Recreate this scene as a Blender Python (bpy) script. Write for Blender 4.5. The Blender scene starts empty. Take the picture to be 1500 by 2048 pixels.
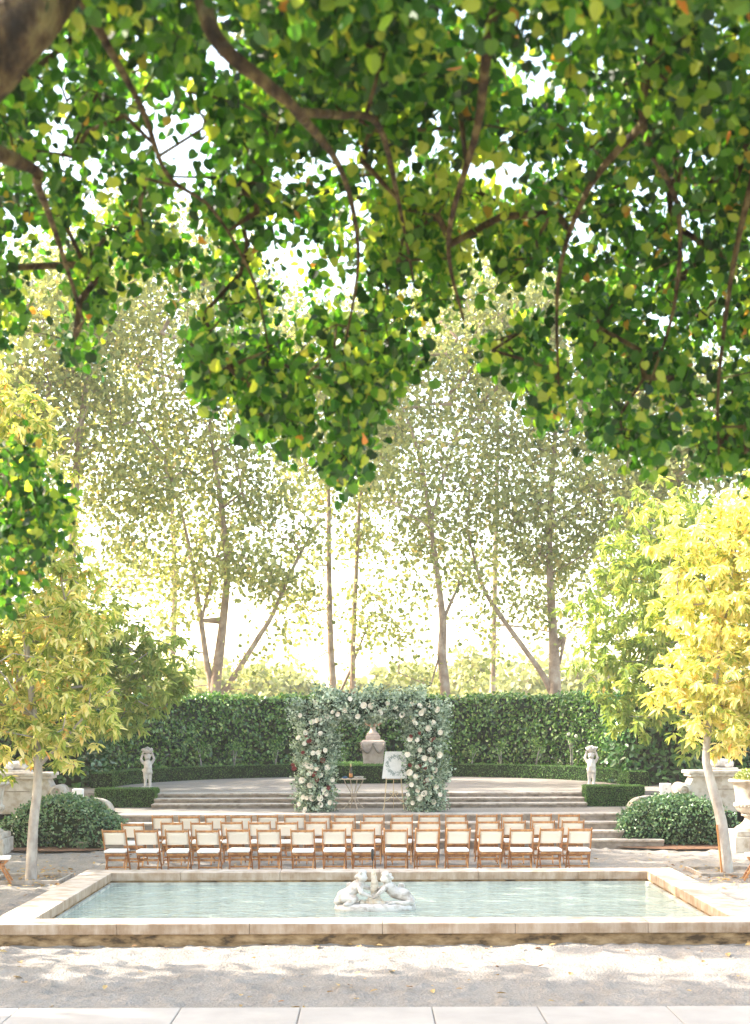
import bpy, bmesh, math, random
import numpy as np
from mathutils import Vector, Matrix

# ------------------------------------------------------------------ camera, sky, sun, exposure
SC = bpy.context.scene
COL = SC.collection
R = math.radians
CAM_H = 2.75
F = 2844.0                      # focal length in photograph pixels (1500 wide)

cd = bpy.data.cameras.new("camera")
cam = bpy.data.objects.new("camera", cd); COL.objects.link(cam)
cd.sensor_fit = 'VERTICAL'; cd.sensor_height = 36; cd.lens = 50
cd.shift_y = 416 / 2048; cd.shift_x = 10 / 2048
cd.clip_start = 0.1; cd.clip_end = 1500
cd.dof.use_dof = True; cd.dof.focus_distance = 24.0; cd.dof.aperture_fstop = 3.4
cam.location = (0, 0, CAM_H)
cam.rotation_euler = (R(90), R(0), R(0))
cam.rotation_euler.rotate_axis('Z', R(-0.2))
SC.camera = cam

SUN_EL, SUN_AZ_VEC = 36.0, (-0.975, 0.222)     # the sun stands at the left, slightly beyond the garden
world = bpy.data.worlds.new("World"); SC.world = world; world.use_nodes = True
nt = world.node_tree; nt.nodes.clear()
sky = nt.nodes.new('ShaderNodeTexSky'); sky.sky_type = 'NISHITA'; sky.sun_disc = False
sky.sun_elevation = R(SUN_EL)
sky.sun_rotation = math.atan2(SUN_AZ_VEC[0], SUN_AZ_VEC[1])
sky.air_density = 1.0; sky.dust_density = 2.2; sky.ozone_density = 0.6; sky.altitude = 100
bgn = nt.nodes.new('ShaderNodeBackground'); bgn.inputs['Strength'].default_value = 0.15
wo = nt.nodes.new('ShaderNodeOutputWorld')
tn = nt.nodes.new('ShaderNodeMix'); tn.data_type = 'RGBA'; tn.blend_type = 'MULTIPLY'; tn.inputs[0].default_value = 1.0
tn.inputs[7].default_value = (1.0, 0.865, 0.69, 1)      # the film's warm daylight balance
nt.links.new(sky.outputs[0], tn.inputs[6]); nt.links.new(tn.outputs[2], bgn.inputs[0]); nt.links.new(bgn.outputs[0], wo.inputs[0])

sd = bpy.data.lights.new("sun", 'SUN'); sd.energy = 2.1; sd.angle = R(0.6); sd.color = (1.0, 0.92, 0.8)
sun = bpy.data.objects.new("sun", sd); COL.objects.link(sun)
tosun = Vector((SUN_AZ_VEC[0]*math.cos(R(SUN_EL)), SUN_AZ_VEC[1]*math.cos(R(SUN_EL)), math.sin(R(SUN_EL))))
sun.rotation_euler = tosun.to_track_quat('Z', 'Y').to_euler()
sun.location = (-20, 10, 30)

SC.view_settings.view_transform = 'Standard'; SC.view_settings.look = 'None'
SC.view_settings.gamma = 1.0; SC.view_settings.use_curve_mapping = False
SC.view_settings.exposure = 3.08
SC.render.engine = 'CYCLES'
SC.cycles.max_bounces = 8; SC.cycles.diffuse_bounces = 4; SC.cycles.glossy_bounces = 3
SC.cycles.transmission_bounces = 5; SC.cycles.transparent_max_bounces = 6
SC.cycles.sample_clamp_indirect = 6.0; SC.cycles.use_denoising = True
SC.cycles.volume_bounces = 1

def P(px, py, D):
    """point at distance D in front of the camera seen at photograph pixel px, py"""
    return Vector(((px-740)/F*D, D, CAM_H-(py-1440)/F*D))

# ------------------------------------------------------------------ materials
def newmat(name):
    m = bpy.data.materials.new(name); m.use_nodes = True
    n = m.node_tree.nodes; n.clear()
    return m, n, m.node_tree.links

def ramp(n, stops):
    r = n.new('ShaderNodeValToRGB')
    el = r.color_ramp.elements
    while len(el) > 1: el.remove(el[-1])
    el[0].position = stops[0][0]; el[0].color = (*stops[0][1], 1)
    for p, c in stops[1:]:
        e = el.new(p); e.color = (*c, 1)
    return r

def leaf_mat(name, stops, trans=0.45, warm=(1.25, 1.25, 0.5), rough=0.45, spec=0.35):
    m, n, l = newmat(name)
    at = n.new('ShaderNodeAttribute'); at.attribute_name = 'tint'
    rp = ramp(n, stops); l.new(at.outputs['Fac'], rp.inputs[0])
    pb = n.new('ShaderNodeBsdfPrincipled'); l.new(rp.outputs[0], pb.inputs['Base Color'])
    pb.inputs['Roughness'].default_value = rough; pb.inputs['Specular IOR Level'].default_value = spec
    mu = n.new('ShaderNodeMix'); mu.data_type = 'RGBA'; mu.blend_type = 'MULTIPLY'; mu.inputs[0].default_value = 1
    l.new(rp.outputs[0], mu.inputs[6]); mu.inputs[7].default_value = (*warm, 1)
    tr = n.new('ShaderNodeBsdfTranslucent'); l.new(mu.outputs[2], tr.inputs[0])
    mx = n.new('ShaderNodeMixShader'); mx.inputs[0].default_value = trans
    l.new(pb.outputs[0], mx.inputs[1]); l.new(tr.outputs[0], mx.inputs[2])
    o = n.new('ShaderNodeOutputMaterial'); l.new(mx.outputs[0], o.inputs[0])
    return m

def noisy_mat(name, stops, scale=3.0, detail=8, rough=0.85, bump=0.3, bscale=60.0, bdist=0.01, spec=0.3,
              stretch=(1, 1, 1), rough_noise=0.6, extra=None):
    """stone, bark, gravel: a noise through a colour ramp, with fine bump"""
    m, n, l = newmat(name)
    tc = n.new('ShaderNodeTexCoord'); mp = n.new('ShaderNodeMapping'); l.new(tc.outputs['Object'], mp.inputs[0])
    mp.inputs['Scale'].default_value = stretch
    no = n.new('ShaderNodeTexNoise'); no.inputs['Scale'].default_value = scale; no.inputs['Detail'].default_value = detail
    no.inputs['Roughness'].default_value = rough_noise
    l.new(mp.outputs[0], no.inputs['Vector'])
    rp = ramp(n, stops); l.new(no.outputs[0], rp.inputs[0])
    pb = n.new('ShaderNodeBsdfPrincipled'); pb.inputs['Roughness'].default_value = rough
    pb.inputs['Specular IOR Level'].default_value = spec
    col = rp.outputs[0]
    if extra:                                    # (scale, stops, factor) stains multiplied in
        n2 = n.new('ShaderNodeTexNoise'); n2.inputs['Scale'].default_value = extra[0]; n2.inputs['Detail'].default_value = 6
        l.new(mp.outputs[0], n2.inputs['Vector'])
        r2 = ramp(n, extra[1]); l.new(n2.outputs[0], r2.inputs[0])
        mu = n.new('ShaderNodeMix'); mu.data_type = 'RGBA'; mu.blend_type = 'MULTIPLY'; mu.inputs[0].default_value = extra[2]
        l.new(col, mu.inputs[6]); l.new(r2.outputs[0], mu.inputs[7]); col = mu.outputs[2]
    l.new(col, pb.inputs['Base Color'])
    bn = n.new('ShaderNodeTexNoise'); bn.inputs['Scale'].default_value = bscale; bn.inputs['Detail'].default_value = 5
    l.new(mp.outputs[0], bn.inputs['Vector'])
    bu = n.new('ShaderNodeBump'); bu.inputs['Strength'].default_value = bump; bu.inputs['Distance'].default_value = bdist
    l.new(bn.outputs[0], bu.inputs['Height']); l.new(bu.outputs[0], pb.inputs['Normal'])
    o = n.new('ShaderNodeOutputMaterial'); l.new(pb.outputs[0], o.inputs[0])
    return m

def plain_mat(name, col, rough=0.5, metal=0.0, spec=0.4):
    return noisy_mat(name, [(0.3, tuple(c*0.88 for c in col)), (0.7, tuple(min(1, c*1.08) for c in col))], 9, 4, rough, 0.15, 90, 0.003, spec)

M = {}
M['stone'] = noisy_mat('pale_stone', [(0.3, (0.36, 0.31, 0.26)), (0.5, (0.46, 0.41, 0.355)), (0.72, (0.56, 0.51, 0.455))], 2.2, 9,
                       0.85, 0.35, 45, 0.008, extra=(7, [(0.36, (0.62, 0.55, 0.46)), (0.55, (1, 1, 1))], 0.75))
M['pool_stone'] = noisy_mat('pool_stone', [(0.3, (0.42, 0.345, 0.28)), (0.5, (0.52, 0.44, 0.37)), (0.72, (0.60, 0.53, 0.46))], 1.6, 10,
                       0.8, 0.3, 50, 0.008, extra=(5, [(0.38, (0.66, 0.56, 0.44)), (0.56, (1, 1, 1))], 0.7))
M['pool_base'] = noisy_mat('stained_stone', [(0.36, (0.05, 0.03, 0.014)), (0.48, (0.20, 0.125, 0.06)), (0.68, (0.36, 0.25, 0.14))], 4, 12,
                       0.85, 0.4, 50, 0.01, stretch=(1, 1, 2.5))
M['pool_lining'] = noisy_mat('pool_lining', [(0.3, (0.22, 0.22, 0.19)), (0.6, (0.48, 0.48, 0.42))], 5, 9, 0.7, 0.2, 50, 0.006)
M['step'] = noisy_mat('step_stone', [(0.3, (0.34, 0.30, 0.26)), (0.5, (0.44, 0.39, 0.345)), (0.7, (0.53, 0.48, 0.43))], 3, 9,
                      0.85, 0.3, 50, 0.008, extra=(9, [(0.35, (0.55, 0.5, 0.44)), (0.5, (1, 1, 1))], 0.7))
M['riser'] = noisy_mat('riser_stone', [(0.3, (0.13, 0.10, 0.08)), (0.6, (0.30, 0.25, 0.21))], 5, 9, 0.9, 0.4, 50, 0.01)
M['gravel'] = noisy_mat('gravel',  [(0.25, (0.12, 0.105, 0.09)), (0.42, (0.235, 0.21, 0.185)), (0.58, (0.32, 0.295, 0.265)), (0.78, (0.46, 0.43, 0.395))], 24, 12,
                        0.95, 1.0, 40, 0.03, spec=0.15, rough_noise=0.85, extra=(1.6, [(0.3, (0.80, 0.77, 0.74)), (0.6, (1, 1, 1))], 0.7))
M['flagstone'] = noisy_mat('flagstone', [(0.3, (0.30, 0.275, 0.25)), (0.7, (0.40, 0.37, 0.34))], 1.5, 8, 0.85, 0.2, 60, 0.005)
M['joint'] = noisy_mat('joint_mortar', [(0.3, (0.12, 0.10, 0.09)), (0.7, (0.2, 0.18, 0.16))], 20, 4, 0.9)
M['bark'] = noisy_mat('dark_bark', [(0.36, (0.015, 0.010, 0.005)), (0.5, (0.07, 0.045, 0.02)), (0.62, (0.15, 0.12, 0.045))], 14, 9, 0.9, 1.0, 30, 0.08, stretch=(1, 1, 0.5))
M['twig'] = noisy_mat('twig_bark', [(0.3, (0.06, 0.03, 0.015)), (0.7, (0.16, 0.09, 0.045))], 12, 6, 0.85, 0.5, 40, 0.01)
M['plane_bark'] = noisy_mat('plane_bark', [(0.3, (0.16, 0.11, 0.08)), (0.5, (0.29, 0.215, 0.16)), (0.7, (0.42, 0.35, 0.28))], 2.5, 8, 0.85, 0.4, 20, 0.03)
M['pale_bark'] = noisy_mat('pale_bark', [(0.3, (0.24, 0.205, 0.18)), (0.5, (0.36, 0.32, 0.285)), (0.7, (0.47, 0.43, 0.39))], 7, 9, 0.9, 0.6, 30, 0.02, stretch=(1, 1, 0.5))
M['soil'] = noisy_mat('soil', [(0.3, (0.07, 0.035, 0.02)), (0.6, (0.17, 0.09, 0.05)), (0.8, (0.28, 0.17, 0.09))], 9, 8, 0.95, 0.8, 30, 0.03)
M['wood'] = noisy_mat('chair_wood', [(0.32, (0.15, 0.052, 0.015)), (0.5, (0.36, 0.15, 0.045)), (0.68, (0.55, 0.28, 0.10))], 7, 8, 0.38, 0.1, 60, 0.002, 0.5, stretch=(1, 1, 0.25))
M['canvas'] = noisy_mat('cream_canvas', [(0.3, (0.76, 0.68, 0.58)), (0.7, (0.84, 0.77, 0.68))], 6, 5, 0.8, 0.2, 120, 0.002)
M['cushion'] = noisy_mat('white_cushion', [(0.3, (0.74, 0.71, 0.68)), (0.7, (0.82, 0.80, 0.77))], 6, 5, 0.6, 0.2, 40, 0.004)
M['marble'] = noisy_mat('pale_marble', [(0.3, (0.38, 0.34, 0.31)), (0.55, (0.55, 0.52, 0.49)), (0.8, (0.62, 0.60, 0.57))], 5, 8, 0.6, 0.5, 40, 0.01, extra=(11, [(0.38, (0.55, 0.50, 0.44)), (0.5, (1, 1, 1))], 0.7))
M['statue'] = noisy_mat('weathered_stone', [(0.3, (0.30, 0.27, 0.25)), (0.5, (0.50, 0.46, 0.43)), (0.7, (0.62, 0.58, 0.55))], 9, 8, 0.85, 0.6, 60, 0.01)
M['terracotta'] = noisy_mat('terracotta', [(0.3, (0.34, 0.19, 0.13)), (0.7, (0.52, 0.33, 0.25))], 7, 7, 0.85, 0.4, 50, 0.01)
M['pink_stone'] = noisy_mat('pink_stone', [(0.3, (0.33, 0.25, 0.20)), (0.6, (0.50, 0.40, 0.34))], 5, 8, 0.85, 0.4, 50, 0.01)
M['rust_stone'] = noisy_mat('rusty_stone', [(0.3, (0.42, 0.31, 0.20)), (0.5, (0.52, 0.45, 0.36)), (0.7, (0.58, 0.54, 0.48))], 9, 8, 0.8, 0.5, 50, 0.01)
M['metal'] = plain_mat('painted_metal', (0.42, 0.34, 0.26), 0.45)
M['gold'] = plain_mat('gold_metal', (0.60, 0.46, 0.28), 0.35)
M['white'] = plain_mat('white_paint', (0.78, 0.76, 0.75), 0.5)
M['black'] = plain_mat('black_plastic', (0.02, 0.02, 0.02), 0.4)
M['blue'] = plain_mat('blue_cloth', (0.03, 0.09, 0.20), 0.8)
M['glass_dark'] = plain_mat('dark_bottle', (0.03, 0.025, 0.02), 0.12, spec=0.6)
M['orange'] = plain_mat('orange_label', (0.55, 0.24, 0.08), 0.5)
M['plate'] = plain_mat('clear_grey', (0.5, 0.48, 0.46), 0.2)
M['print'] = plain_mat('grey_print', (0.36, 0.40, 0.38), 0.7)
M['rose_white'] = plain_mat('white_petal', (0.86, 0.80, 0.70), 0.6)
M['rose_red'] = plain_mat('burgundy_petal', (0.22, 0.04, 0.035), 0.6)
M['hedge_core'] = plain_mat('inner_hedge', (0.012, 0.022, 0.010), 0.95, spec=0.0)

G = lambda r, g, b: (r, g, b)
M['linden_leaf'] = leaf_mat('linden_leaf', [(0, G(.006, .032, .006)), (.28, G(.024, .095, .014)), (.55, G(.075, .20, .026)), (.74, G(.20, .32, .045)), (.84, G(.38, .42, .08)),
                                            (.94, G(.38, .24, .05)), (1, G(.48, .17, .05))], 0.58, (1.5, 1.6, 0.45), 0.35, 0.5)
M['magnolia_leaf'] = leaf_mat('magnolia_leaf', [(0, G(.14, .24, .035)), (.3, G(.36, .46, .10)), (.6, G(.68, .70, .26)), (.84, G(.86, .82, .50)), (.9, G(.80, .62, .25)), (1, G(.70, .38, .13))],
                              0.5, (1.3, 1.15, 0.6), 0.45)
M['green_magnolia_leaf'] = leaf_mat('green_magnolia_leaf', [(0, G(.14, .23, .05)), (.5, G(.30, .40, .10)), (.85, G(.55, .56, .20)), (1, G(.58, .38, .12))], 0.45, (1.3, 1.2, 0.6))
M['plane_leaf'] = leaf_mat('plane_leaf', [(0, G(.13, .175, .065)), (.45, G(.27, .315, .125)), (.8, G(.45, .46, .20)), (1, G(.52, .40, .18))], 0.5, (1.4, 1.3, 0.8), 0.5)
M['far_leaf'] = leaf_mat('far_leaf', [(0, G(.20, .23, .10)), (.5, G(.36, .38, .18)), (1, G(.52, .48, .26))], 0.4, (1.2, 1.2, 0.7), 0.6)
M['hedge_leaf'] = leaf_mat('hedge_leaf', [(0, G(.016, .068, .010)), (.5, G(.095, .215, .036)), (.84, G(.27, .43, .10)), (1, G(.42, .46, .14))], 0.2, (1.2, 1.3, 0.5), 0.27, 0.9)
M['camellia_leaf'] = leaf_mat('camellia_leaf', [(0, G(.02, .07, .018)), (.6, G(.06, .16, .04)), (1, G(.14, .27, .08))], 0.15, (1.2, 1.3, 0.5), 0.25, 0.8)
M['box_leaf'] = leaf_mat('box_leaf', [(0, G(.025, .08, .014)), (.6, G(.08, .19, .03)), (1, G(.2, .32, .07))], 0.25, (1.2, 1.3, 0.5), 0.45, 0.4)
M['bush_leaf'] = leaf_mat('bush_leaf', [(0, G(.025, .08, .03)), (.5, G(.085, .18, .07)), (.9, G(.20, .31, .14)), (1, G(.36, .38, .18))], 0.2, (1.2, 1.3, 0.5), 0.3, 0.7)
M['eucalyptus'] = leaf_mat('eucalyptus_leaf', [(0, G(.04, .075, .045)), (.3, G(.15, .22, .15)), (.6, G(.36, .45, .35)), (.85, G(.58, .64, .54)), (1, G(.25, .32, .10))], 0.25, (1.1, 1.2, 0.8), 0.55)
M['flower_leaf'] = leaf_mat('planter_leaf', [(0, G(.12, .2, .04)), (.6, G(.3, .36, .08)), (.85, G(.45, .45, .16)), (1, G(.8, .78, .68))], 0.3, (1.2, 1.2, 0.6))
M['dry_leaf'] = leaf_mat('dry_leaf', [(0, G(.30, .20, .08)), (.5, G(.46, .32, .13)), (1, G(.26, .12, .05))], 0.1, (1.2, 1.1, 0.6), 0.7)

def darken_upright(m, colr, amount):       # multiplies a darker tint onto upright faces, streaked downward
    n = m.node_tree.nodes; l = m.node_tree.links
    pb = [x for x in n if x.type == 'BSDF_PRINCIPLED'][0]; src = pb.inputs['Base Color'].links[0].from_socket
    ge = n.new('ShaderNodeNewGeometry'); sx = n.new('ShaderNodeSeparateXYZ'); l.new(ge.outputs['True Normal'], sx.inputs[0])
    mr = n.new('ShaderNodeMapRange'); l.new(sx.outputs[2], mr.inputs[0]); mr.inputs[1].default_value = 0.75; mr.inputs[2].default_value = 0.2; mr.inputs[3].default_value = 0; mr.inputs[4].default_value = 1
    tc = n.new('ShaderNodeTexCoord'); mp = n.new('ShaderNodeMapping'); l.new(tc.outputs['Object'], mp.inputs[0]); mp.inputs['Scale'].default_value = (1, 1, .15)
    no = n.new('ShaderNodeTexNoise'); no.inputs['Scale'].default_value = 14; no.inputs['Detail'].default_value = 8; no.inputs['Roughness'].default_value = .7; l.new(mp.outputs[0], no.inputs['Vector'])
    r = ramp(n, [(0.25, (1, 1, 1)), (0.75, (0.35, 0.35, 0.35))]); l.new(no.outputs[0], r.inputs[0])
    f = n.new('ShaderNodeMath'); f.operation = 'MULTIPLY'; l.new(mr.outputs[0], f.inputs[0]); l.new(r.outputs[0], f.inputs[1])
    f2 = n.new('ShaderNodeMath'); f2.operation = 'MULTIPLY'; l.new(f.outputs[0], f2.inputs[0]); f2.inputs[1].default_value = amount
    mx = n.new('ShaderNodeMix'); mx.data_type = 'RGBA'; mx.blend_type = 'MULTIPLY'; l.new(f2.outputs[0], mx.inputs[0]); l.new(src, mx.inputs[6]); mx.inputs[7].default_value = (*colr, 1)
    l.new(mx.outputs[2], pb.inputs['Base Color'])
darken_upright(M['pool_stone'], (0.52, 0.41, 0.30), 0.95)
darken_upright(M['step'], (0.62, 0.54, 0.46), 0.9)

def water_mat():
    m, n, l = newmat('pool_water')
    tc = n.new('ShaderNodeTexCoord'); mp = n.new('ShaderNodeMapping'); l.new(tc.outputs['Object'], mp.inputs[0])
    mp.inputs['Scale'].default_value = (0.8, 1.5, 1)
    a = n.new('ShaderNodeTexNoise'); a.inputs['Scale'].default_value = 2.6; a.inputs['Detail'].default_value = 3; a.inputs['Distortion'].default_value = 0.8
    l.new(mp.outputs[0], a.inputs['Vector'])
    b = n.new('ShaderNodeTexNoise'); b.inputs['Scale'].default_value = 9; b.inputs['Detail'].default_value = 2
    l.new(mp.outputs[0], b.inputs['Vector'])
    ad = n.new('ShaderNodeMath'); ad.operation = 'MULTIPLY_ADD'; l.new(b.outputs[0], ad.inputs[0]); ad.inputs[1].default_value = 0.35; l.new(a.outputs[0], ad.inputs[2])
    bu = n.new('ShaderNodeBump'); bu.inputs['Strength'].default_value = 0.9; bu.inputs['Distance'].default_value = 0.18
    l.new(ad.outputs[0], bu.inputs['Height'])
    rp = ramp(n, [(0.3, (0.27, 0.325, 0.275)), (0.7, (0.37, 0.425, 0.365))]); l.new(a.outputs[0], rp.inputs[0])
    pb = n.new('ShaderNodeBsdfPrincipled'); l.new(rp.outputs[0], pb.inputs['Base Color'])
    pb.inputs['Roughness'].default_value = 0.04; pb.inputs['IOR'].default_value = 1.33; pb.inputs['Specular IOR Level'].default_value = 0.6
    l.new(bu.outputs[0], pb.inputs['Normal'])
    o = n.new('ShaderNodeOutputMaterial'); l.new(pb.outputs[0], o.inputs[0])
    return m
M['water'] = water_mat()

# ------------------------------------------------------------------ object helpers
def tag(o, label=None, cat=None, group=None, kind=None):
    if label: o['label'] = label
    if cat: o['category'] = cat
    if group: o['group'] = group
    if kind: o['kind'] = kind
    return o

def empty(name, loc, label=None, cat=None, group=None, rz=0.0):
    o = bpy.data.objects.new(name, None); COL.objects.link(o)
    o.location = loc; o.rotation_euler = (0, 0, rz); o.empty_display_size = 0.2
    return tag(o, label, cat, group)

def link(name, me, mat, parent=None, smooth=False):
    if mat is not None and len(me.materials) == 0: me.materials.append(mat)
    if smooth:
        me.polygons.foreach_set('use_smooth', [True]*len(me.polygons))
    o = bpy.data.objects.new(name, me); COL.objects.link(o)
    if parent is not None: o.parent = parent
    return o

class MB:
    """collects primitives into one mesh"""
    def __init__(s): s.bm = bmesh.new()
    def box(s, x0, x1, y0, y1, z0, z1, bev=0.0, mat=None):
        g = bmesh.ops.create_cube(s.bm, size=1.0)
        vs = g['verts']
        for v in vs:
            v.co = Vector((x0 + (v.co.x+.5)*(x1-x0), y0 + (v.co.y+.5)*(y1-y0), z0 + (v.co.z+.5)*(z1-z0)))
        if bev > 0:
            es = list({e for v in vs for e in v.link_edges})
            bmesh.ops.bevel(s.bm, geom=es, offset=bev, segments=2, affect='EDGES', profile=0.6)
        return s
    def bar(s, a, b, w, t, bev=0.0, up=(0, 1, 0)):
        """rectangular bar from a to b: width w across x, thickness t"""
        a, b = Vector(a), Vector(b); d = b-a; L = d.length
        z = d.normalized(); x = Vector((1, 0, 0))
        if abs(z.dot(x)) > .9: x = Vector((0, 0, 1))
        y = z.cross(x).normalized(); x = y.cross(z).normalized()
        g = bmesh.ops.create_cube(s.bm, size=1.0); vs = g['verts']
        for v in vs:
            c = v.co.copy(); v.co = a + x*(c.x*w) + y*(c.y*t) + z*((c.z+.5)*L)
        if bev > 0:
            es = list({e for v in vs for e in v.link_edges})
            bmesh.ops.bevel(s.bm, geom=es, offset=bev, segments=1, affect='EDGES')
        return s
    def lathe(s, prof, seg=24, c=(0, 0, 0)):
        rings = []
        for r, z in prof:
            rings.append([s.bm.verts.new((c[0]+r*math.cos(2*math.pi*i/seg), c[1]+r*math.sin(2*math.pi*i/seg), c[2]+z)) for i in range(seg)])
        for k in range(len(rings)-1):
            for i in range(seg):
                j = (i+1) % seg
                s.bm.faces.new((rings[k][i], rings[k][j], rings[k+1][j], rings[k+1][i]))
        if prof[0][0] > 1e-4: s.bm.faces.new(list(reversed(rings[0])))
        if prof[-1][0] > 1e-4: s.bm.faces.new(rings[-1])
        return s
    def tube(s, pts, rad, seg=8):
        pts = [Vector(p) for p in pts]; n = len(pts)
        if not hasattr(rad, '__len__'): rad = [rad]*n
        prev = None; rings = []
        for i, p in enumerate(pts):
            d = (pts[min(i+1, n-1)] - pts[max(i-1, 0)]).normalized()
            if prev is None: prev = Vector((1, 0, 0)) if abs(d.x) < .9 else Vector((0, 1, 0))
            x = (prev - d*prev.dot(d)).normalized(); y = d.cross(x); prev = x
            rings.append([s.bm.verts.new(p + (x*math.cos(2*math.pi*k/seg) + y*math.sin(2*math.pi*k/seg))*rad[i]) for k in range(seg)])
        for k in range(n-1):
            for i in range(seg):
                j = (i+1) % seg
                s.bm.faces.new((rings[k][i], rings[k][j], rings[k+1][j], rings[k+1][i]))
        s.bm.faces.new(list(reversed(rings[0]))); s.bm.faces.new(rings[-1])
        return s
    def ell(s, c, r, rot=None, sub=2):
        g = bmesh.ops.create_icosphere(s.bm, subdivisions=sub, radius=1.0)
        m = Matrix.Diagonal((*r, 1)) if hasattr(r, '__len__') else Matrix.Diagonal((r, r, r, 1))
        if rot: m = rot.to_4x4() @ m
        m = Matrix.Translation(c) @ m
        bmesh.ops.transform(s.bm, matrix=m, verts=g['verts'])
        return s
    def limb(s, a, b, ra, rb, n=7):
        a, b = Vector(a), Vector(b)
        for i in range(n):
            t = i/(n-1); s.ell(a.lerp(b, t), ra+(rb-ra)*t)
        return s
    def prism(s, poly, y0, y1):
        """polygon in xz extruded along y"""
        f = [s.bm.verts.new((x, y0, z)) for x, z in poly]; b = [s.bm.verts.new((x, y1, z)) for x, z in poly]
        n = len(poly)
        s.bm.faces.new(f); s.bm.faces.new(list(reversed(b)))
        for i in range(n):
            j = (i+1) % n; s.bm.faces.new((f[j], f[i], b[i], b[j]))
        return s
    def build(s, name, mat, parent=None, smooth=False, fix=True):
        if fix: bmesh.ops.recalc_face_normals(s.bm, faces=s.bm.faces)
        me = bpy.data.meshes.new(name); s.bm.to_mesh(me); s.bm.free()
        return link(name, me, mat, parent, smooth)

def organic(mb, name, mat, parent, voxel=0.02, smooth=4):
    o = mb.build(name, mat, parent, True, fix=True)
    r = o.modifiers.new('remesh', 'REMESH'); r.mode = 'VOXEL'; r.voxel_size = voxel; r.use_smooth_shade = True
    s = o.modifiers.new('smooth', 'SMOOTH'); s.iterations = smooth; s.factor = 0.5
    return o

def np_mesh(name, V, k, nf, tint=None):
    """V: (nf*k,3) every face has k own vertices"""
    me = bpy.data.meshes.new(name)
    me.vertices.add(len(V)); me.vertices.foreach_set('co', np.ascontiguousarray(V, np.float32).ravel())
    me.loops.add(nf*k); me.loops.foreach_set('vertex_index', np.arange(nf*k, dtype=np.int32))
    me.polygons.add(nf); me.polygons.foreach_set('loop_start', np.arange(0, nf*k, k, dtype=np.int32))
    me.update(calc_edges=True)
    if tint is not None:
        a = me.attributes.new('tint', 'FLOAT', 'FACE'); a.data.foreach_set('value', np.ascontiguousarray(tint, np.float32))
    return me

SHAPES = {   # half outlines (along, across), the mid rib joins first and last
    'round': [(0, 0), (-.06, .27), (.16, .5), (.5, .5), (.8, .3), (1, 0)],
    'lance': [(0, 0), (.22, .12), (.55, .19), (.82, .10), (1, 0)],
    'oval':  [(0, 0), (.3, .3), (.7, .27), (1, 0)],
    'tri':   [(0, 0), (.15, .42), (.6, .38), (1, 0)],
}
def norm(a): return a/np.maximum(np.linalg.norm(a, axis=1, keepdims=True), 1e-9)

def leaves(name, pos, axis, nrm, L, shape, mat, parent, tint, fold=0.25, curl=0.15, wide=1.0):
    """real leaves: two folded halves each, grown from pos along axis"""
    pos = np.asarray(pos); n = len(pos)
    axis = norm(np.asarray(axis)); nrm = np.asarray(nrm)
    side = norm(np.cross(nrm, axis)); nr = np.cross(axis, side)
    half = SHAPES[shape]; k = len(half)
    V = np.zeros((n, 2, k, 3)); L = np.asarray(L).reshape(-1, 1)
    for h, sg in enumerate((1, -1)):
        for i, (u, v) in enumerate(half):
            V[:, h, i] = pos + L*(axis*u + side*(v*sg*wide) + nr*(fold*abs(v)*wide - curl*u*u))
    V[:, 1] = V[:, 1, ::-1]
    me = np_mesh(name, V.reshape(-1, 3), k, n*2, np.repeat(tint, 2))
    return link(name, me, mat, parent)

def rnd_dir(rg, n): return norm(rg.normal(size=(n, 3)))

def tints(rg, n, clump=None, special=0.03, spread=0.22, base=0.4):
    t = np.clip(base + rg.normal(size=n)*spread + (0 if clump is None else clump), 0, 0.84)
    sp = rg.random(n) < special
    t[sp] = 0.86 + rg.random(sp.sum())*0.14
    return t

# -------- branching skeleton: every target point is reached from the nearest grown node
def grow(rg, trunk, targets, step=0.7, sag=0.0, tip_r=0.006, exp=0.45, max_r=None):
    nodes = [Vector(p) for p in trunk]; par = [-1] + list(range(len(trunk)-1)); w = [0.0]*len(nodes)
    T = sorted(targets, key=lambda t: min((Vector(t)-n).length for n in nodes))
    arr = np.array([list(v) for v in nodes])
    ends = []
    for t in T:
        t = np.array(list(t)); d = np.linalg.norm(arr-t, axis=1) + np.maximum(0, arr[:, 2]-t[2])*0.25
        i = int(np.argmin(d)); a = arr[i]; L = np.linalg.norm(t-a)
        if L < 0.03: continue
        ns = max(1, int(L/step)); cur = i
        bend = rg.normal(size=3)*L*0.07; bend[2] += abs(L)*0.06 - sag*L
        for k in range(1, ns+1):
            u = k/ns; p = a + (t-a)*u + bend*math.sin(math.pi*u)
            nodes.append(Vector(p)); par.append(cur); w.append(0.0); cur = len(nodes)-1
            arr = np.vstack([arr, p])
        ends.append(cur)
    for e in ends:
        k = e
        while k != -1: w[k] += 1; k = par[k]
    rad = [tip_r*max(1, x)**exp for x in w]
    if max_r: rad = [min(r, max_r) for r in rad]
    return nodes, par, rad

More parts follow.
